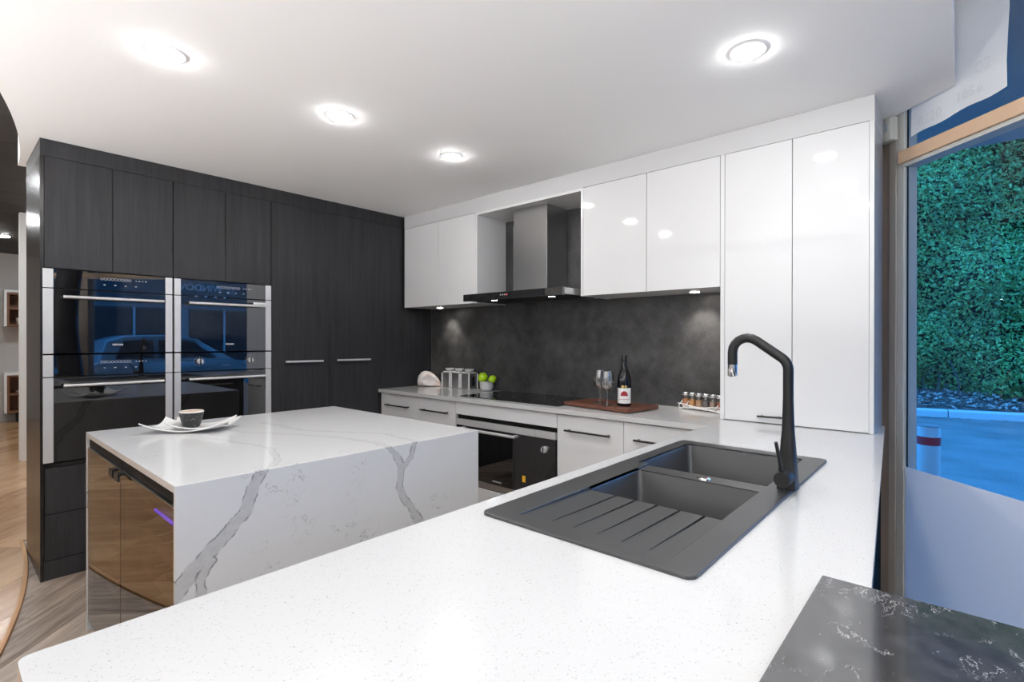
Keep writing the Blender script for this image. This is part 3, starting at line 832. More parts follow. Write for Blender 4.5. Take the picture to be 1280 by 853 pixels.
def bowl(x0, x1, y0, y1, ztop, zb):
    bm = bmesh.new(); ins = .012
    rings = []
    for z, s_ in ((ztop, 0), (ztop-.004, .0015), (zb+.03, ins*.7), (zb+.008, ins+.006), (zb, ins+.022)):
        pl = round_poly([(x0+s_, y0+s_), (x1-s_, y0+s_), (x1-s_, y1-s_), (x0+s_, y1-s_)], .016, 5)
        rings.append([bm.verts.new((p[0], p[1], z)) for p in pl])
    n = len(rings[0])
    for A, B in zip(rings, rings[1:]):
        for k in range(n): bm.faces.new((A[k], A[(k+1) % n], B[(k+1) % n], B[k]))
    bm.faces.new(rings[-1])
    # collar that closes the square opening around the rounded corners
    b = fin('bowl', bm, 'sink', sk, True)
    lathe('waste', [(0, .004), (.03, .004), (.042, .001), (.042, 0)], ((x0+x1)/2, (y0+y1)/2, zb), 'chrome', b, 20)
    return b
bowl(X4-.001, X5+.001, Y1-.001, Y3+.001, .9008, .715)
bowl(X2-.001, X3+.001, Y1-.001, Y2+.001, .8985, .735)
lathe('overflow_cap', [(0, .004), (.012, .004), (.020, .0025), (.021, 0)], (1.536, .585, .9010), 'chrome', sk, 20)

# tap
TX, TY = 1.573, .363
tp = empty('tap', (TX, TY, ZR), 'matt black angular kitchen tap with chrome tip on the sink edge', 'tap')
bm = bmesh.new(); rings = []
for k in range(10):
    z = ZR+.245*k/9; q = k/9
    a = .0255*(1-q)**1.4+.0135*(1-(1-q)**1.4); sq = max(0, 1-q*1.5)          # square at the foot, round at the neck
    rg = []
    for m in range(24):
        an = 2*PI*m/24+PI/4; c_, s_ = math.cos(an), math.sin(an)
        pw = 2+6*sq; rr_ = (abs(c_)**pw+abs(s_)**pw)**(-1/pw)
        rg.append(bm.verts.new((TX+a*rr_*c_, TY+a*rr_*s_, z)))
    rings.append(rg)
for A, B in zip(rings, rings[1:]):
    for k in range(24): bm.faces.new((A[k], A[(k+1) % 24], B[(k+1) % 24], B[k]))
bm.faces.new(rings[0][::-1]); bm.faces.new(rings[-1])
fin('body', bm, 'matt_black', tp, True)
def fillet_path(P_, r, n=7):
    P_ = [Vector(p) for p in P_]; out = [P_[0]]
    for i in range(1, len(P_)-1):
        a = (P_[i-1]-P_[i]).normalized(); b = (P_[i+1]-P_[i]).normalized(); ang = a.angle(b)
        t_ = r/math.tan(ang/2); c = P_[i]+(a+b).normalized()*(r/math.sin(ang/2))
        v0, v1 = (P_[i]+a*t_-c).normalized(), (P_[i]+b*t_-c).normalized()
        for k in range(n+1):
            out.append(c+v0.slerp(v1, k/n)*r)
    out.append(P_[-1]); return out
path = fillet_path([(TX, TY, ZR+.24), (TX, TY, 1.258), (TX, TY+.150, 1.366), (TX, TY+.150, 1.247)], .042)
tube('spout', path, .0135, 'matt_black', tp, 16)
lathe('aerator', [(0, -.036), (.0115, -.036), (.0135, -.033), (.0130, 0), (0, 0)], (TX, TY+.150, 1.2475), 'chrome', tp, 20)
lv = lathe('lever_hub', [(0, -.058), (.0195, -.058), (.021, -.056), (.021, .0), (0, .0)], (TX-.012, TY, .944), 'matt_black', tp, 24, 'x')
tube('lever', [(TX-.062, TY, .962), (TX-.108, TY+.004, 1.050)], [.0052, .0046], 'matt_black', lv, 10)

# cooktop
ck = empty('cooktop', (2.82, 2.355, ZB), 'black glass induction cooktop set in the white worktop', 'cooktop')
box('glass', 2.585, 3.065, 1.905, 2.805, ZB+.0005, ZB+.005, 'hob_glass', ck, .001)
bm = bmesh.new()
for cy_, cx_, r_ in ((2.62, 2.92, .10), (2.62, 2.70, .08), (2.355, 2.85, .12), (2.09, 2.92, .08), (2.09, 2.70, .10)):
    for k in range(36):
        a = 2*PI*k/36; add_box(bm, cx_+r_*math.cos(a)-.002, cx_+r_*math.cos(a)+.002, cy_+r_*math.sin(a)-.002, cy_+r_*math.sin(a)+.002, ZB+.0050, ZB+.0053)
fin('zone_marks', bm, P('zone_print', (.10, .10, .10), .4), ck)

# rangehood
rh = empty('rangehood', (2.85, 2.329, 1.605), 'steel and black glass canopy rangehood with two lit lamps', 'rangehood')
box('canopy', 2.622, WX-.009, 1.876, 2.782, 1.612, 1.653, 'steel', rh, .0008)
gl = box('front_glass', 2.600, 2.621, 1.875, 2.783, 1.605, 1.655, 'oven_glass', rh, .0008)
box('underside', 2.640, 3.02, 1.90, 2.758, 1.6065, 1.6115, 'matt_black', rh)
for k, (y_, m_) in enumerate(((2.405, 'icon'), (2.385, 'icon'), (2.367, 'icon'), (2.348, 'red_icon'))):
    box('touch_mark', 2.5992, 2.5999, y_-.004, y_+.004, 1.629, 1.637, m_, gl)
box('duct_cover', 2.850, WX-.009, 2.190, 2.508, 1.654, 2.168, 'steel', rh, .0006)
box('duct_cover', 2.853, WX-.009, 2.193, 2.505, 2.1685, 2.282, 'steel', rh, .0006)
for y_ in (2.528, 2.012):
    lp = lathe('lamp_ring', [(.030, .0), (.030, -.003), (.022, -.0035), (.022, 0)], (2.668, y_, 1.6063), 'chrome', rh, 20)
    lathe('lamp_lens', [(0, -.0032), (.021, -.0032), (.021, -.0005), (0, -.0005)], (2.668, y_, 1.6063), 'hood_led', lp, 20)
bm = bmesh.new()
for k in range(30): add_box(bm, 2.93, 2.938, 1.95+k*.026, 1.962+k*.026, 1.6055, 1.6063)
fin('filter_slots', bm, 'steel', rh)

# ================================================================== LAMPS
def downlight(x, y, z, label, grp, mat, r=.050):
    t = empty('downlight', (x, y, z), label, 'downlight', grp)
    lathe('trim_ring', [(r+.014, -.0005), (r+.013, -.005), (r+.002, -.0065), (r, -.002), (r, -.0005)], (x, y, z), 'trim_white', t, 28)
    lathe('lens', [(0, -.014), (r*.70, -.0135), (r*.92, -.0115), (r*.98, -.008), (r*.98, -.0015), (0, -.0015)], (x, y, z), mat, t, 24)
for y_, labs in ((2.28, ('over the plates on the island', 'over the middle of the island', 'between the island and the rangehood')), (.61, ('over the free end of the sink worktop', 'over the sink drainer', 'over the far sink bowl'))):
    for x_, lb_ in zip((.585, 1.31, 2.035), labs):
        downlight(x_, y_, ZC, 'round lit ceiling downlight '+lb_, 'kitchen downlights', 'led')
for x_, y_ in ((-.6, -1.0), (.9, -.9), (-2.0, -1.0), (-1.3, -2.4)):
    downlight(x_, y_, 3.05, 'round lit downlight in the high white ceiling by the shop window', 'shop window downlights', 'front_led', .06)
for x_, y_ in ((-.55, 4.6), (-.3, 6.0), (-.2, 8.0), (.7, 6.4), (.6, 9.6), (-1.9, 5.3), (-1.9, 7.0), (1.7, 9.8)):
    downlight(x_, y_, 2.70, 'round lit downlight in the dark boarded showroom ceiling', 'showroom downlights', 'show_led', .06)
MAT['fill_opal'] = P('fill_opal_disc', (1, 1, 1), .4, emc=(.975, .99, 1), ems=FILL_LIGHT)
def fill_lamp(x, y, label):  # added lamp out of view, throws fill light up onto the kitchen ceiling
    t = empty('fill_uplighter', (x, y, .007), label, 'added fill lamp', 'added fill lamps out of view')
    lathe('base', [(0, 0), (.15, 0), (.15, .012), (.13, .020), (.012, .024), (0, .024)], (x, y, .0075), 'matt_black', t, 28)
    lathe('pole', [(.012, .03), (.012, 1.20)], (x, y, 0), 'matt_black', t, 12)
    lathe('bowl', [(0, 1.195), (.05, 1.20), (.12, 1.24), (.185, 1.305), (.190, 1.305), (.125, 1.235), (.05, 1.19), (0, 1.185)], (x, y, 0), 'matt_black', t, 32)
    lathe('diffuser', [(0, 1.303), (.178, 1.300), (.178, 1.296), (0, 1.296)], (x, y, 0), 'fill_opal', t, 32)
fill_lamp(-2.1, 3.2, 'added unseen black fill lamp on the golden floor beside the island')
fill_lamp(-2.0, 1.1, 'added unseen black fill lamp beyond the free end of the sink worktop')
fill_lamp(-.9, -1.25, 'added unseen black fill lamp behind the black benchtop')
def cab_light(x, y, label):
    t = empty('cabinet_light', (x, y, ZU), label, 'light', 'lights under the white wall cabinets')
    lathe('ring', [(.036, .0005), (.036, -.004), (.028, -.005), (.028, .0005)], (x, y, ZU), 'chrome', t, 24)
    lathe('lens', [(0, -.0045), (.027, -.004), (.027, 0), (0, 0)], (x, y, ZU), 'cab_led', t, 20)
    L = bpy.data.lights.new('spot', 'SPOT'); L.energy = 9; L.spot_size = math.radians(78); L.spot_blend = .7; L.color = (1, .93, .86); L.shadow_soft_size = .02
    o = bpy.data.objects.new('spot', L); COL.objects.link(o); o.parent = t; o.location = (0.012, 0, -.012); o.rotation_euler = (0, math.radians(-24), 0)
cab_light(2.94, 3.446, 'small round lamp under the wall cabinet beside the dark pantry')
cab_light(2.94, 1.173, 'small round lamp under the wall cabinet beside the tall cabinet')

# ================================================================== PENINSULA BASE, BLACK BENCH
for k in range(4):
    x0 = .11+k*.595; x1 = x0+.593
    lab = ['dark drawer unit at the free end of the sink worktop', 'dark drawer unit under the sink drainer', 'dark drawer unit under the sink bowls', 'dark drawer unit under the tap, next to the white corner drawers'][k]
    t = empty('peninsula_cabinet', ((x0+x1)/2, .64, 0), lab, 'cabinet', 'dark units under the sink worktop')
    for xs in (x0, x1-.016): box('side_panel', xs, xs+.016, .36, .888, .10, .70 if k else .868, 'dark_oak', t)
    box('back_panel', x0, x1, .343, .359, .001, .868, 'white_edge', t)
    box('kickboard', x0, x1, .84, .855, .001, .099, 'black', t)
    for a, b in ((.103, .36), (.362, .61), (.612, .868)):
        d = box('drawer', x0+G, x1-G, .890, .909, a, b, 'dark_oak', t, .0008)
        bar_handle(d, (x0+.14, .909, b-.07), (x1-.14, .909, b-.07), (0, 1, 0), 'steel', .008)
bb = empty('black_benchtop', (.10, -.16, 0), 'black marbled stone benchtop lapping over the white worktop', 'benchtop')
box('slab', -1.0, 1.0, -.50, .178, ZB+.0006, .920, 'black_stone', bb, .0015)
box('base', -.95, .90, -.46, .020, .001, .8995, 'dark_oak', bb)

# ================================================================== ISLAND
IX0, IX1, IY0, IY1 = .451, 1.667, 1.681, 2.976
il = empty('island', ((IX0+IX1)/2, (IY0+IY1)/2, 0), 'kitchen island clad in white stone with grey veins', 'island')
box('top_slab', IX0, IX1, IY0+.0131, IY1-.0121, .8795, ZB, 'marble_top', il)
box('waterfall_panel', IX0, IX1, IY0, IY0+.013, .0005, ZB, 'marble_front', il, .0008)
box('waterfall_panel', IX0, IX1, IY1-.012, IY1, .0005, ZB, 'marble_front', il, .0008)
box('end_panel', IX1-.021, IX1-.002, IY0+.021, IY1-.021, .0005, .879, 'marble_side', il)
box('inner_panel', 1.09, 1.108, IY0+.021, IY1-.021, .0005, .879, 'white_edge', il)
# wine fridges in the left end
def fridge(y0, y1, hy, label):
    t = empty('wine_fridge', (.77, (y0+y1)/2, .0), label, 'wine fridge', 'wine fridges in the island end')
    xa, xb_ = .492, 1.085
    box('back', xb_-.02, xb_, y0, y1, .10, .872, 'fridge_in', t)
    for ys_ in (y0, y1-.022): box('side_wall', xa, xb_-.021, ys_, ys_+.022, .10, .872, 'fridge_in', t)
    box('roof', xa, xb_-.021, y0+.023, y1-.023, .835, .872, 'fridge_in', t)
    box('base', xa, xb_-.021, y0+.023, y1-.023, .002, .10, 'black', t)
    box('top_strip', .462, .490, y0+.001, y1-.001, .838, .8745, 'black', t)
    for zz in (.20, .33, .45, .565, .685):
        r_ = box('rack', .515, .535, y0+.03, y1-.03, zz, zz+.035, 'wood_shelf', t)
        bm = bmesh.new()
        for k in range(6):
            yy = y0+.06+(y1-y0-.12)*k/5; add_tube(bm, [(.535, yy, zz+.012), (xb_-.03, yy, zz+.012)], .003, 6)
        fin('wires', bm, 'steel', r_, True)
    if y0 < 2: box('light_bar', .505, .512, 1.905, 2.12, .7205, .7275, 'blue_led', t)
    g_ = box('glass_door', .454, .463, y0+.002, y1-.002, .055, .832, 'smoke', t, .001)
    bm = bmesh.new()
    for a in ((.4635, .487, y0+.002, y0+.045, .055, .832), (.4635, .487, y1-.045, y1-.002, .055, .832), (.4635, .487, y0+.046, y1-.046, .055, .11), (.4635, .487, y0+.046, y1-.046, .79, .832)): add_box(bm, *a)
    fin('door_frame', bm, 'fridge_in', g_)
    box('top_edge', .4535, .464, y0+.002, y1-.002, .8325, .8345, 'steel', g_)
    bm = bmesh.new(); add_box(bm, .434, .4535, hy-.018, hy+.018, .826, .834); add_box(bm, .432, .438, hy-.030, hy+.030, .806, .834)
    fin('handle', bm, 'matt_black', g_)
    return t
fridge(1.698, 2.343, 2.300, 'smoked glass wine fridge with a blue light, near the veined front panel')
fridge(2.346, 2.961, 2.390, 'smoked glass wine fridge in the island end nearest the ovens')

# ================================================================== THINGS ON THE ISLAND
def dish(name, cx_, cy_, z, lx, ly, ang, lift, label):
    bm = bmesh.new(); N = 16; T = .0055; top = []; bot = []
    ca, sa = math.cos(ang), math.sin(ang)
    for i in range(N+1):
        rt, rb = [], []
        for j in range(N+1):
            u, v = -1+2*i/N, -1+2*j/N
            px = u*lx/2*(1-.10*(1-v*v)*0+.0); py = v*ly/2*(1-.12*(1-u*u))
            px *= (1-.08*(1-v*v))
            r2 = max(abs(u), abs(v))
            h = lift*(.42*u*u+.16*v*v+.42*u*u*v*v)
            if r2 < .3: h *= .3
            X_, Y_ = cx_+px*ca-py*sa, cy_+px*sa+py*ca
            rt.append(bm.verts.new((X_, Y_, z+h+T))); rb.append(bm.verts.new((X_, Y_, z+h)))
        top.append(rt); bot.append(rb)
    for i in range(N):
        for j in range(N):
            bm.faces.new((top[i][j], top[i+1][j], top[i+1][j+1], top[i][j+1])); bm.faces.new((bot[i][j], bot[i][j+1], bot[i+1][j+1], bot[i+1][j]))
    for k in range(N):
        for a, b, c_, d_ in ((top[0][k], top[0][k+1], bot[0][k+1], bot[0][k]), (top[N][k+1], top[N][k], bot[N][k], bot[N][k+1]), (top[k+1][0], top[k][0], bot[k][0], bot[k+1][0]), (top[k][N], top[k+1][N], bot[k+1][N], bot[k][N])):
            bm.faces.new((a, b, c_, d_))
    return tag(fin(name, bm, 'plate', None, True), label, 'plate', 'curved white plates on the island')
dish('serving_plate', .785, 2.665, ZB+.0005, .345, .205, math.radians(-43), .046, 'large white curved rectangular plate lying on the island')
dish('serving_plate', .822, 2.655, ZB+.0075, .255, .175, math.radians(-32), .040, 'smaller white curved plate stacked under the dark cup')
cupc = (.788, 2.687, ZB+.0142)
cp = empty('cup', cupc, 'dark ribbed stoneware cup filled with creamy coffee', 'cup')
prof = [(0, 0), (.030, 0), (.034, .004)]
for k in range(11):
    z = .008+.056*k/10; r_ = .035+.014*(k/10)**.8+.0011*(k % 2); prof.append((r_, z))
prof += [(.0505, .068), (.0495, .0715), (.0465, .070), (.044, .058), (.030, .012), (0, .010)]
lathe('body', prof, cupc, 'cup', cp, 36)
lathe('rim', [(.0500, .0670), (.0512, .0715), (.0490, .0745), (.0468, .0715)], cupc, 'plate', cp, 36)
lathe('coffee', [(0, .0712), (.0470, .0708), (.0470, .0640)], cupc, 'coffee', cp, 32)

# ================================================================== THINGS ON THE WORKTOP
# canisters
def canister(x, y, label):
    t = empty('canister', (x, y, ZB+.0006), label, 'canister', 'steel canisters by the splashback')
    a = .050; z = ZB+.0006
    box('body', x-a, x+a, y-a, y+a, z, z+.132, 'steel', t, .003, 2)
    bm = bmesh.new()
    for sx in (-1, 1):
        for sy in (-1, 1): add_box(bm, x+sx*a-.005, x+sx*a+.005, y+sy*a-.005, y+sy*a+.005, z+.003, z+.130, .002)
    fin('corner_edge', bm, 'trim_white', t)
    box('collar', x-a+.006, x+a-.006, y-a+.006, y+a-.006, z+.1325, z+.142, 'trim_white', t, .002)
    lathe('lid', [(0, .172), (.044, .172), (.049, .165), (.047, .158), (.040, .143), (0, .1425)], (x, y, z), 'jar_glass', t, 20)
    lathe('lid_core', [(0, .169), (.041, .169), (.040, .162), (.030, .147), (0, .146)], (x, y, z), 'trim_white', t, 20)
    box('window_slot', x-.010, x+.010, y-a-.0008, y-a-.0001, z+.025, z+.105, 'black', t)
for y_, lb in ((3.166, 'square steel canister with glass lid, beside the lime bowl'), (3.288, 'square steel canister with glass lid, middle of the row of three'), (3.410, 'square steel canister with glass lid, beside the sea shell')):
    canister(3.028, y_, lb)
# sea shell
sh = empty('sea_shell', (2.945, 3.560, ZB+.001), 'large pinkish white sea shell on the worktop by the dark pantry', 'shell')
SA = Vector((.662, -.749, 0)); SF = Vector((-.749, -.662, 0)); SC = Vector((2.945, 3.590, ZB+.001))   # long axis, side that carries the opening
bm = bmesh.new(); n1, n2 = 34, 30; rg = []
def shell_pt(t_, a):
    r_ = .072*(math.sin(PI*min(1, (t_*.95+.05)**.78))**.52)*(1-.18*t_)+.001
    whorl = 1+.05*math.sin(t_*60)*max(0, 1-t_*4)
    r_ *= whorl
    d_ = math.cos(a); u_ = math.sin(a)
    lip = 0.0
    q = abs((a+.25+PI) % (2*PI)-PI)                     # opening faces the room
    wid = .78*math.sin(PI*max(0, min(1, (t_-.22)/.78)))**.6 if .22 < t_ < 1 else 0
    if wid > 0:
        if q < wid: lip = -.40*math.cos(q/wid*PI/2)**.7
        elif q < wid+.35: lip = .10*math.sin(PI*(q-wid)/.35)
    k = 1+lip
    L = -.104+.208*t_
    return SC+SA*L+SF*(r_*.86*d_*k)+Vector((0, 0, r_*1.0+.004*(1-t_)+r_*u_*(k if u_ > -.5 else 1)))
for i in range(n1+1):
    rg.append([bm.verts.new(shell_pt(i/n1, 2*PI*k/n2)) for k in range(n2)])
for A, B in zip(rg, rg[1:]):
    for k in range(n2): bm.faces.new((A[k], A[(k+1) % n2], B[(k+1) % n2], B[k]))
bm.faces.new(rg[0][::-1]); bm.faces.new(rg[-1])
zmin = min(v.co.z for v in bm.verts); bmesh.ops.translate(bm, verts=bm.verts, vec=(0, 0, ZB+.001-zmin))
fin('body', bm, 'shell', sh, True)
bm = bmesh.new(); ap = SC-SA*.100+Vector((0, 0, .050))
add_tube(bm, [ap+SA*.012, ap, ap-SA*.006, ap-SA*.011], [.026, .022, .014, .004], 16)
fin('apex', bm, 'shell', sh, True)
# bowl with limes
bc_ = (3.005, 2.935, ZB+.0008)
lathe_o = empty('steel_bowl', bc_, 'small round steel bowl holding limes beside the cooktop', 'bowl')
lathe('body', [(0, 0), (.034, 0), (.048, .010), (.056, .032), (.057, .074), (.059, .078), (.055, .078), (.053, .034), (.044, .014), (0, .006)], bc_, 'strip_steel', lathe_o, 32)
def lime(c, r, tilt, label):
    bm = bmesh.new(); prof = []
    for k in range(15):
        a = -PI/2+PI*k/14; rr_ = r*math.cos(a); z = r*1.08*math.sin(a)
        if k in (0, 14): z *= 1.06
        prof.append((max(0, rr_), z))
    add_lathe(bm, prof, (0, 0, 0), 20)
    bmesh.ops.rotate(bm, verts=bm.verts, cent=(0, 0, 0), matrix=Matrix.Rotation(tilt, 3, 'Y'))
    bmesh.ops.translate(bm, verts=bm.verts, vec=c)
    return tag(fin('lime', bm, 'lime', None, True), label, 'lime', 'limes in the steel bowl')
lime((2.988, 2.962, ZB+.108), .040, .5, 'bright green lime resting highest in the steel bowl')
lime((3.030, 2.892, ZB+.096), .033, 1.2, 'smaller lime tucked behind the top one in the steel bowl')
lime((3.004, 2.936, ZB+.038), .029, 1.9, 'lime lying deepest inside the steel bowl')
# cutting board (rotated a little)
ba = math.radians(-8.4)
bo = empty('cutting_board', (2.775, 1.640, ZB+.0008), 'dark walnut cutting board carrying the bottle and wine glasses', 'cutting board'); bo.rotation_euler.z = ba
bm = bmesh.new(); add_box(bm, -.150, .150, -.250, .250, .004, .026, .003, 2)
me = bpy.data.meshes.new('board'); bm.to_mesh(me); bm.free(); brd = link('board', me, 'board_wood', bo)
bm = bmesh.new()
for sx in (-1, 1):
    for sy in (-1, 1): add_box(bm, sx*.12-.01, sx*.12+.01, sy*.21-.01, sy*.21+.01, 0, .004)
me = bpy.data.meshes.new('foot'); bm.to_mesh(me); bm.free(); link('foot', me, 'black', bo)
ZT = ZB+.0272
def glass(x, y, label):
    t = empty('wine_glass', (x, y, ZT), label, 'wine glass', 'wine glasses on the cutting board')
    lathe('foot', [(0, .004), (.010, .0045), (.034, .0015), (.035, 0), (0, 0)], (x, y, ZT), 'clear', t, 28)
    lathe('stem', [(.006, .004), (.0038, .012), (.0036, .075), (.0055, .086)], (x, y, ZT), 'clear', t, 12)
    lathe('bowl', [(.0055, .086), (.018, .093), (.034, .112), (.041, .138), (.040, .165), (.034, .205), (.0325, .205), (.0385, .165), (.0395, .138), (.0325, .113), (.016, .0955), (0, .090)], (x, y, ZT), 'clear', t, 28)
glass(2.742, 1.690, 'clear stemmed wine glass set further from the bottle')
glass(2.668, 1.596, 'clear stemmed wine glass right next to the bottle')
bx, by = 2.722, 1.512
bt = empty('wine_bottle', (bx, by, ZT), 'dark wine bottle with white and red label on the cutting board', 'bottle')
lathe('body', [(0, .004), (.030, 0), (.040, .003), (.041, .012), (.041, .150), (.0385, .170), (.030, .198), (.0195, .222), (.0155, .240), (.0148, .270), (0, .271)], (bx, by, ZT), 'bottle', bt, 32)
lathe('cap', [(.0152, .262), (.0162, .263), (.0162, .300), (.0150, .302), (0, .302)], (bx, by, ZT), 'matt_black', bt, 24)
def arc_label(name, r_, a0, a1, z0, z1, mat, parent, n=14, shape=None):
    bm = bmesh.new(); rows = []
    for k in range(n+1):
        a = a0+(a1-a0)*k/n; zt = z1 if shape is None else z0+(z1-z0)*shape(k/n)
        rows.append((bm.verts.new((bx+r_*math.cos(a), by+r_*math.sin(a), ZT+z0)), bm.verts.new((bx+r_*math.cos(a), by+r_*math.sin(a), ZT+max(zt, z0+.0002)))))
    for A, B in zip(rows, rows[1:]): bm.faces.new((A[0], B[0], B[1], A[1]))
    return fin(name, bm, mat, parent, True)
fa = math.atan2(-by, -bx)          # the label faces the room
lb = arc_label('label', .0414, fa-1.15, fa+1.15, .018, .108, 'label', bt)
arc_label('red_emblem', .0417, fa-.55, fa+.55, .062, .091, 'label_red', lb, 20, lambda q: math.sqrt(max(0, 1-(2*q-1)**2)))
arc_label('text_line', .0417, fa-.78, fa+.78, .0405, .0428, 'label_red', lb)
arc_label('text_line', .0417, fa-.40, fa+.40, .030, .0315, 'facade', lb)
for da in (-.22, .22):
    a = fa+da
    bm = bmesh.new(); c0 = Vector((bx+.0405*math.cos(a), by+.0405*math.sin(a), ZT+.117)); nrm = Vector((math.cos(a), math.sin(a), 0)); tg = Vector((-math.sin(a), math.cos(a), 0))
    vsx = [bm.verts.new(c0+nrm*.0012+(tg*math.cos(2*PI*k/16)+Vector((0, 0, 1))*math.sin(2*PI*k/16))*.0085) for k in range(16)]
    f_ = bm.faces.new(vsx); ex = bmesh.ops.extrude_face_region(bm, geom=[f_]); bmesh.ops.translate(bm, verts=[v for v in ex['geom'] if isinstance(v, bmesh.types.BMVert)], vec=-nrm*.001)
    fin('medal', bm, 'gold', bt)
# spice rack and jars
ra, rb = Vector((3.045, 1.290, ZB+.0008)), Vector((2.968, 1.010, ZB+.0008)); rd = (rb-ra).normalized(); rp = Vector((-rd.y, rd.x, 0))
if rp.x > 0: rp = -rp           # towards the room
rk = empty('spice_rack', (ra+rb)/2, 'bent wire spice rack holding small jars beside the tall cabinet', 'rack')
LR = (rb-ra).length
for side, nm in ((1, 'front_rail'), (-1, 'back_rail')):
    P1 = [ra+rd*(LR*k/24-.012+.0)+rp*(.026*side)+Vector((0, 0, .020+.012*abs(math.cos(PI*k/24))**2)) for k in range(26)]
    tube(nm, P1, .0030, 'wire', rk, 6)
    P2 = [ra+rd*(LR*k/24)+rp*(.027*side)+Vector((0, 0, .003+.012*math.sin(PI*k/24))) for k in range(25)]
    tube('foot_rail', P2, .0030, 'wire', rk, 6)
for s_ in (0.0, .16, .86, 1.0):
    c0 = ra+rd*(LR*s_)
    tube('hoop', [c0+rp*(.028*math.cos(2*PI*k/18))+rd*(.010*math.sin(4*PI*k/18))+Vector((0, 0, .026+.0238*math.sin(2*PI*k/18))) for k in range(18)], .0028, 'wire', rk, 6, True)
SN = ['orange red spice, first in the rack by the splashback', 'golden yellow spice', 'light brown ground spice', 'dark peppercorns', 'brown coriander seed', 'dark red chilli spice, beside the tall cabinet']
for k in range(6):
    c0 = ra+rd*(.024+k*.0475)+Vector((0, 0, .0052))
    t = empty('spice_jar', c0, 'small glass jar of '+SN[k], 'jar', 'spice jars in the wire rack')
    lathe('glass', [(0, .0), (.0185, .0), (.0200, .002), (.0200, .070), (.0185, .074), (.0180, .078)], c0, 'jar_glass', t, 20)
    lathe('spice', [(0, .016), (.0185, .016), (.0185, .056), (0, .057)], c0, SPICES[k], t, 18)
    lathe('base_band', [(.0203, .001), (.0203, .0155), (0, .0155), (0, .001)], c0, 'trim_white', t, 18)
    lathe('cap', [(.0192, .0785), (.0204, .080), (.0204, .096), (.0190, .098), (0, .098)], c0, 'chrome', t, 20)

# ================================================================== FAR SHOWROOM
def shelf_unit(name, x0, x1, z0, z1, mids, foot, label):
    t = empty(name, ((x0+x1)/2, 11.35, max(.006, z0-foot)), label, 'shelf', 'timber shelves on the far wall')
    y0, y1 = 11.16, 11.499
    T = .03
    box('back', x0, x1, y1-.014, y1, z0, z1, 'shelf_wood', t)
    for a in (x0, x1-T): box('side', a, a+T, y0, y1-.015, z0, z1, 'shelf_wood', t)
    for a in [z0, z1-T]+mids: box('shelf', x0+T, x1-T, y0+.005, y1-.015, a, a+T, 'shelf_wood', t)
    box('frame', x0-.03, x1+.03, y0-.006, y1, z1+.001, z1+.04, 'trim_white', t)
    box('frame', x0-.03, x0-.001, y0-.006, y1, z0, z1, 'trim_white', t)
    if foot: box('plinth', x0+.12, x1-.1, y0+.05, y1-.02, .0065, z0-.001, 'black', t)
    return t
shelf_unit('wall_shelf', .735, 1.90, 1.525, 2.055, [1.79], 0, 'open timber box shelf with white frame hung on the speckled wall')
shelf_unit('low_shelf', .735, 1.90, .165, .755, [.44], .158, 'open timber low shelf with black plinth on the golden floor')
pc = (.905, 11.30, 1.5555)
pt = empty('potted_plant', pc, 'small potted plant in a pale pot on the timber shelf', 'plant')
lathe('pot', [(0, 0), (.045, 0), (.062, .11), (.056, .11), (.050, .10), (0, .095)], pc, 'pot', pt, 20)
bm = bmesh.new()
for k in range(26):
    a = random.random()*2*PI; ln = .05+.05*random.random(); el = .5+random.random()
    c0 = Vector((pc[0], pc[1], pc[2]+.10)); d_ = Vector((math.cos(a)*math.cos(el), math.sin(a)*math.cos(el), math.sin(el))); s_ = Vector((-math.sin(a), math.cos(a), 0))*.018
    bm.faces.new([bm.verts.new(p) for p in (c0, c0+d_*ln*.5+s_, c0+d_*ln*1.3, c0+d_*ln*.5-s_)])
fin('leaves', bm, 'leaf_plant', pt)
lathe_t = lathe('round_tray', [(0, .010), (.125, .010), (.138, .028), (.145, .028), (.132, 0), (0, 0)], (.985, 11.325, .4705), 'tray', None, 32)
tag(lathe_t, 'round pale tray on the low timber shelf', 'tray')

# ================================================================== OUTSIDE
rd_ = box('road', -30, 18, -40, 30, -.16, -.13, 'asphalt'); tag(rd_, 'asphalt road outside the shop window', 'road', kind='structure')
OZ = -.13
KD = Vector((.25, -.968, 0)).normalized(); KP = Vector((12.42, .60, 0)); KN = Vector((KD.y*-1, KD.x, 0))
if KN.x < 0: KN = -KN
kb_ = empty('kerb', KP, 'pale concrete kerb between the road and the hedge bed', 'kerb')
def kpt(u, n, z): return KP+KD*u+KN*n+Vector((0, 0, z))
# joint seen in the photograph lies about .35 m along the kerb
for k in range(-9, 12):
    u0 = .42+k*1.6; bm = bmesh.new()
    vs_ = [bm.verts.new(kpt(u, n, z)) for u in (u0+.008, u0+1.592) for n, z in ((0, OZ), (.17, OZ), (.17, .015), (.035, .015), (.0, -.015))]
    for k2 in range(5): bm.faces.new((vs_[k2], vs_[(k2+1) % 5], vs_[5+(k2+1) % 5], vs_[5+k2]))
    bm.faces.new(vs_[0:5][::-1]); bm.faces.new(vs_[5:10])
    fin('kerb_stone', bm, 'concrete', kb_)
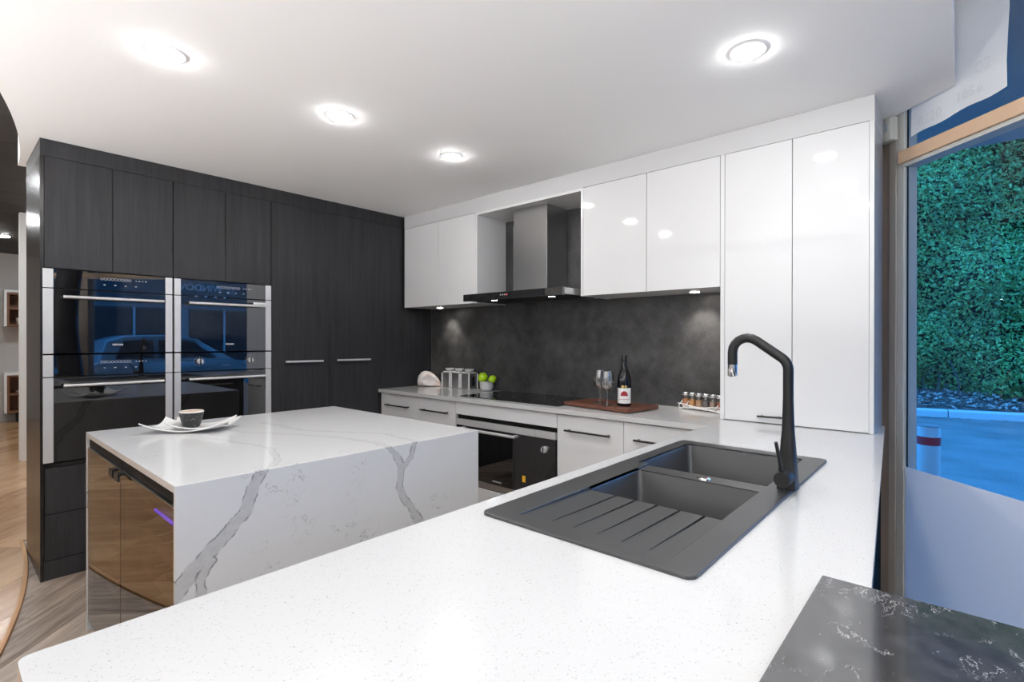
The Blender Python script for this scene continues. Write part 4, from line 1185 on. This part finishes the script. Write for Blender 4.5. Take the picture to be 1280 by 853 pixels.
# bed
bm = bmesh.new(); gr = []
for i in range(40):
    u = -13+i*.75; gr.append([bm.verts.new(kpt(u, .17+n, OZ+.10+.5*(n/3.0)**1.0+.05*random.random())) for n in (0, .3, .7, 1.2, 1.8, 2.6, 3.6)])
for A, B in zip(gr, gr[1:]):
    for k in range(6): bm.faces.new((A[k], A[k+1], B[k+1], B[k]))
tag(fin('garden_bed', bm, 'soil'), 'dark soil bed under the hedge', 'garden bed', kind='structure')
bm = bmesh.new()
def quad(bm, c, s, flat=.3):
    n = Vector((random.gauss(0, flat), random.gauss(0, flat), 1)).normalized(); a = n.orthogonal().normalized(); a.rotate(Matrix.Rotation(random.random()*2*PI, 3, n)); b = n.cross(a)
    bm.faces.new([bm.verts.new(p) for p in (c-a*s, c+b*s*.45, c+a*s, c-b*s*.45)])
for k in range(2600):
    u = random.uniform(-4, 4); n = random.uniform(.0, 1.3); quad(bm, kpt(u, .17+n, OZ+.16+.5*n/3.0+random.random()*.06), .03+.045*random.random())
for k in range(260):
    quad(bm, kpt(random.uniform(-4, 4), -.02-abs(random.gauss(0, .10)), OZ+.012), .03+.03*random.random(), .1)
tag(fin('fallen_leaves', bm, 'litter'), 'dry fallen leaves scattered over the bed behind the kerb', 'leaves', kind='stuff')
# hedge
hd = empty('hedge', kpt(0, 1.9, OZ+.3), 'tall dense green hedge across the road', 'hedge')
bm = bmesh.new()
def bulge(u, z): return .28*math.sin(u*1.7+z*1.1)+.22*math.sin(u*3.1-z*2.3+1)+.16*math.sin(z*3.7+u*.6)
for k in range(62000):
    u = random.uniform(-7, 7) if random.random() < .35 else random.uniform(-2.2, 2.6)
    z = .22+9.0*random.random()**1.15; dpt = abs(random.gauss(0, .20))
    low = max(0, .9-z)*.45
    n = 1.35+bulge(u, z)+dpt+low*0-.25
    c = kpt(u, n, OZ+z)
    nr = (-KN*1.0+Vector((random.gauss(0, .8), random.gauss(0, .8), random.gauss(.35, .7)))).normalized()
    a = nr.orthogonal().normalized(); a.rotate(Matrix.Rotation(random.random()*2*PI, 3, nr)); b = nr.cross(a); s_ = .028+.030*random.random()
    bm.faces.new([bm.verts.new(p) for p in (c-a*s_, c+b*s_*.5+nr*s_*.15, c+a*s_, c-b*s_*.5+nr*s_*.15)])
lf = fin('foliage', bm, 'leaf', hd); lf['kind'] = 'stuff'
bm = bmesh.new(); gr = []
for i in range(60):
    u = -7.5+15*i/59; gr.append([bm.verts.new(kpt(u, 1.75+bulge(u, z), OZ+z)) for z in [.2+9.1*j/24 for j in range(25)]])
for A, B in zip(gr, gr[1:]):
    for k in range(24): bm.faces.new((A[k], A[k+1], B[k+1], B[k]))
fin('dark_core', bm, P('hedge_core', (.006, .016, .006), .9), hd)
bm = bmesh.new()
for k in range(26):
    u = random.uniform(-5, 5); c0 = kpt(u, 1.3+random.random()*.4, OZ+.25); add_tube(bm, [c0, c0+Vector((random.gauss(0, .1), random.gauss(0, .1), .35)), c0+Vector((random.gauss(0, .2), random.gauss(0, .2), .8))], [.02, .016, .010], 6)
fin('stems', bm, 'soil', hd, True)
# bollard
bo_ = (5.67, .215, OZ)
bl = empty('bollard', bo_, 'pale round bollard with a dark red band beside the road', 'bollard')
lathe('post', [(0, 0), (.080, 0), (.080, .709), (.076, .715), (0, .715)], bo_, 'white_band', bl, 32)
lathe('red_band', [(.0805, .553), (.0820, .554), (.0820, .622), (.0805, .623)], bo_, 'red_band', bl, 32)
lathe('cap', [(.0815, .7095), (.0815, .7165), (.074, .721), (0, .722)], bo_, 'outer_frame', bl, 32)
# canopy over the footpath
bm = bmesh.new()
prism(bm, [tuple(wp(.5, .14, 0))[:2], (5.06, .72), (5.06, -7.0), tuple(wp(-5.6, .14, 0))[:2]], [], 2.74, 2.80)
tag(fin('canopy', bm, 'canopy'), 'flat grey canopy over the footpath outside the window', 'canopy', kind='structure')
bm = bmesh.new()
prism(bm, [tuple(wp(.45, .14, 0))[:2], tuple(wp(.45, .20, 0))[:2], tuple(wp(-5.6, .20, 0))[:2], tuple(wp(-5.6, .14, 0))[:2]], [], 2.81, 3.3)
tag(fin('wall_parapet', bm, 'canopy'), 'grey parapet wall above the shop window', 'wall', kind='structure')
# parked car (mirrored in the oven doors)
car = empty('car', (4.0, -6.9, OZ), 'parked grey hatchback on the road, mirrored in the ovens', 'car')
def car_loft(name, prof, half, mat, top_in=0.0):
    bm = bmesh.new(); L = []
    for s_ in (-1, 1):
        L.append([bm.verts.new((x, -6.9+s_*(half-top_in*max(0, (z-.75))), OZ+z)) for x, z in prof])
    n = len(prof)
    bm.faces.new(L[0]); bm.faces.new(L[1][::-1])
    for k in range(n): bm.faces.new((L[0][k], L[0][(k+1) % n], L[1][(k+1) % n], L[1][k]))
    bmesh.ops.bevel(bm, geom=[e for e in bm.edges], offset=.05, segments=3, affect='EDGES', profile=.5, clamp_overlap=True)
    return fin(name, bm, mat, car, True)
car_loft('body', [(2.0, .28), (6.05, .28), (6.12, .55), (5.95, .82), (4.95, .95), (2.25, .98), (2.02, .80), (1.95, .50)], .86, 'car_paint')
car_loft('roof', [(2.25, .96), (4.95, .94), (4.15, 1.46), (3.6, 1.56), (2.75, 1.54), (2.40, 1.42)], .84, 'car_paint', .28)
for s_ in (-1, 1):
    for q in ([(2.55, 1.03), (3.25, 1.03), (3.25, 1.44), (2.72, 1.42)], [(3.35, 1.03), (4.55, 1.01), (4.05, 1.40), (3.35, 1.45)]):
        bm = bmesh.new(); bm.faces.new([bm.verts.new((x, -6.9+s_*(.845-.28*(z-.75)+.012), OZ+z)) for x, z in q]); fin('side_window', bm, 'facade_dark', car)
    for x in (2.85, 5.25):
        wh = lathe('wheel', [(0, -.10), (.24, -.10), (.31, -.08), (.32, 0), (.31, .08), (.24, .10), (0, .10)], (x, -6.9+s_*.78, OZ+.32), 'tyre', car, 28, 'y')
        lathe('hub', [(0, .015), (.19, .012), (.20, 0), (.20, -.01)] if s_ > 0 else [(0, -.015), (.19, -.012), (.20, 0), (.20, .01)], (x, -6.9+s_*.885, OZ+.32), 'chrome', wh, 24, 'y')
bm = bmesh.new(); bm.faces.new([bm.verts.new(p) for p in ((4.93, -7.6, OZ+.97), (4.93, -6.2, OZ+.97), (4.19, -6.3, OZ+1.45), (4.19, -7.5, OZ+1.45))]); bmesh.ops.translate(bm, verts=bm.verts, vec=(.012, 0, .012)); fin('windscreen', bm, 'facade_dark', car)
# building across the road
bd = empty('shop_building', (7, -15, OZ), 'grey shop building across the road with a lettered fascia', 'building')
box('wall', -4, 14, -15.6, -15, OZ, 5.2, 'facade', bd)
box('fascia', -4, 14, -15, -14.88, 2.7, 3.8, 'fascia', bd)
for x_ in (-2.5, .5, 3.5, 6.5, 9.5):
    wd_ = box('shop_window', x_, x_+2.5, -15.0, -14.96, .4, 2.5, 'facade_dark', bd)
    box('window_bar', x_+1.22, x_+1.28, -14.96, -14.94, .4, 2.5, 'sign', wd_)
M = Matrix.Translation((8.1, -14.87, 3.22)) @ Matrix.Rotation(PI, 4, 'Z') @ Matrix.Rotation(PI/2, 4, 'X')
text_mesh('sign_letters', 'J.J. WINDOWS', .36, 'sign', bd, M, .02)

# fine joined detail is marked as stuff
for o in list(bpy.data.objects):
    if o.type == 'MESH' and o.parent and o.name.split('.')[0] in STUFF_PARTS: o['kind'] = 'stuff'
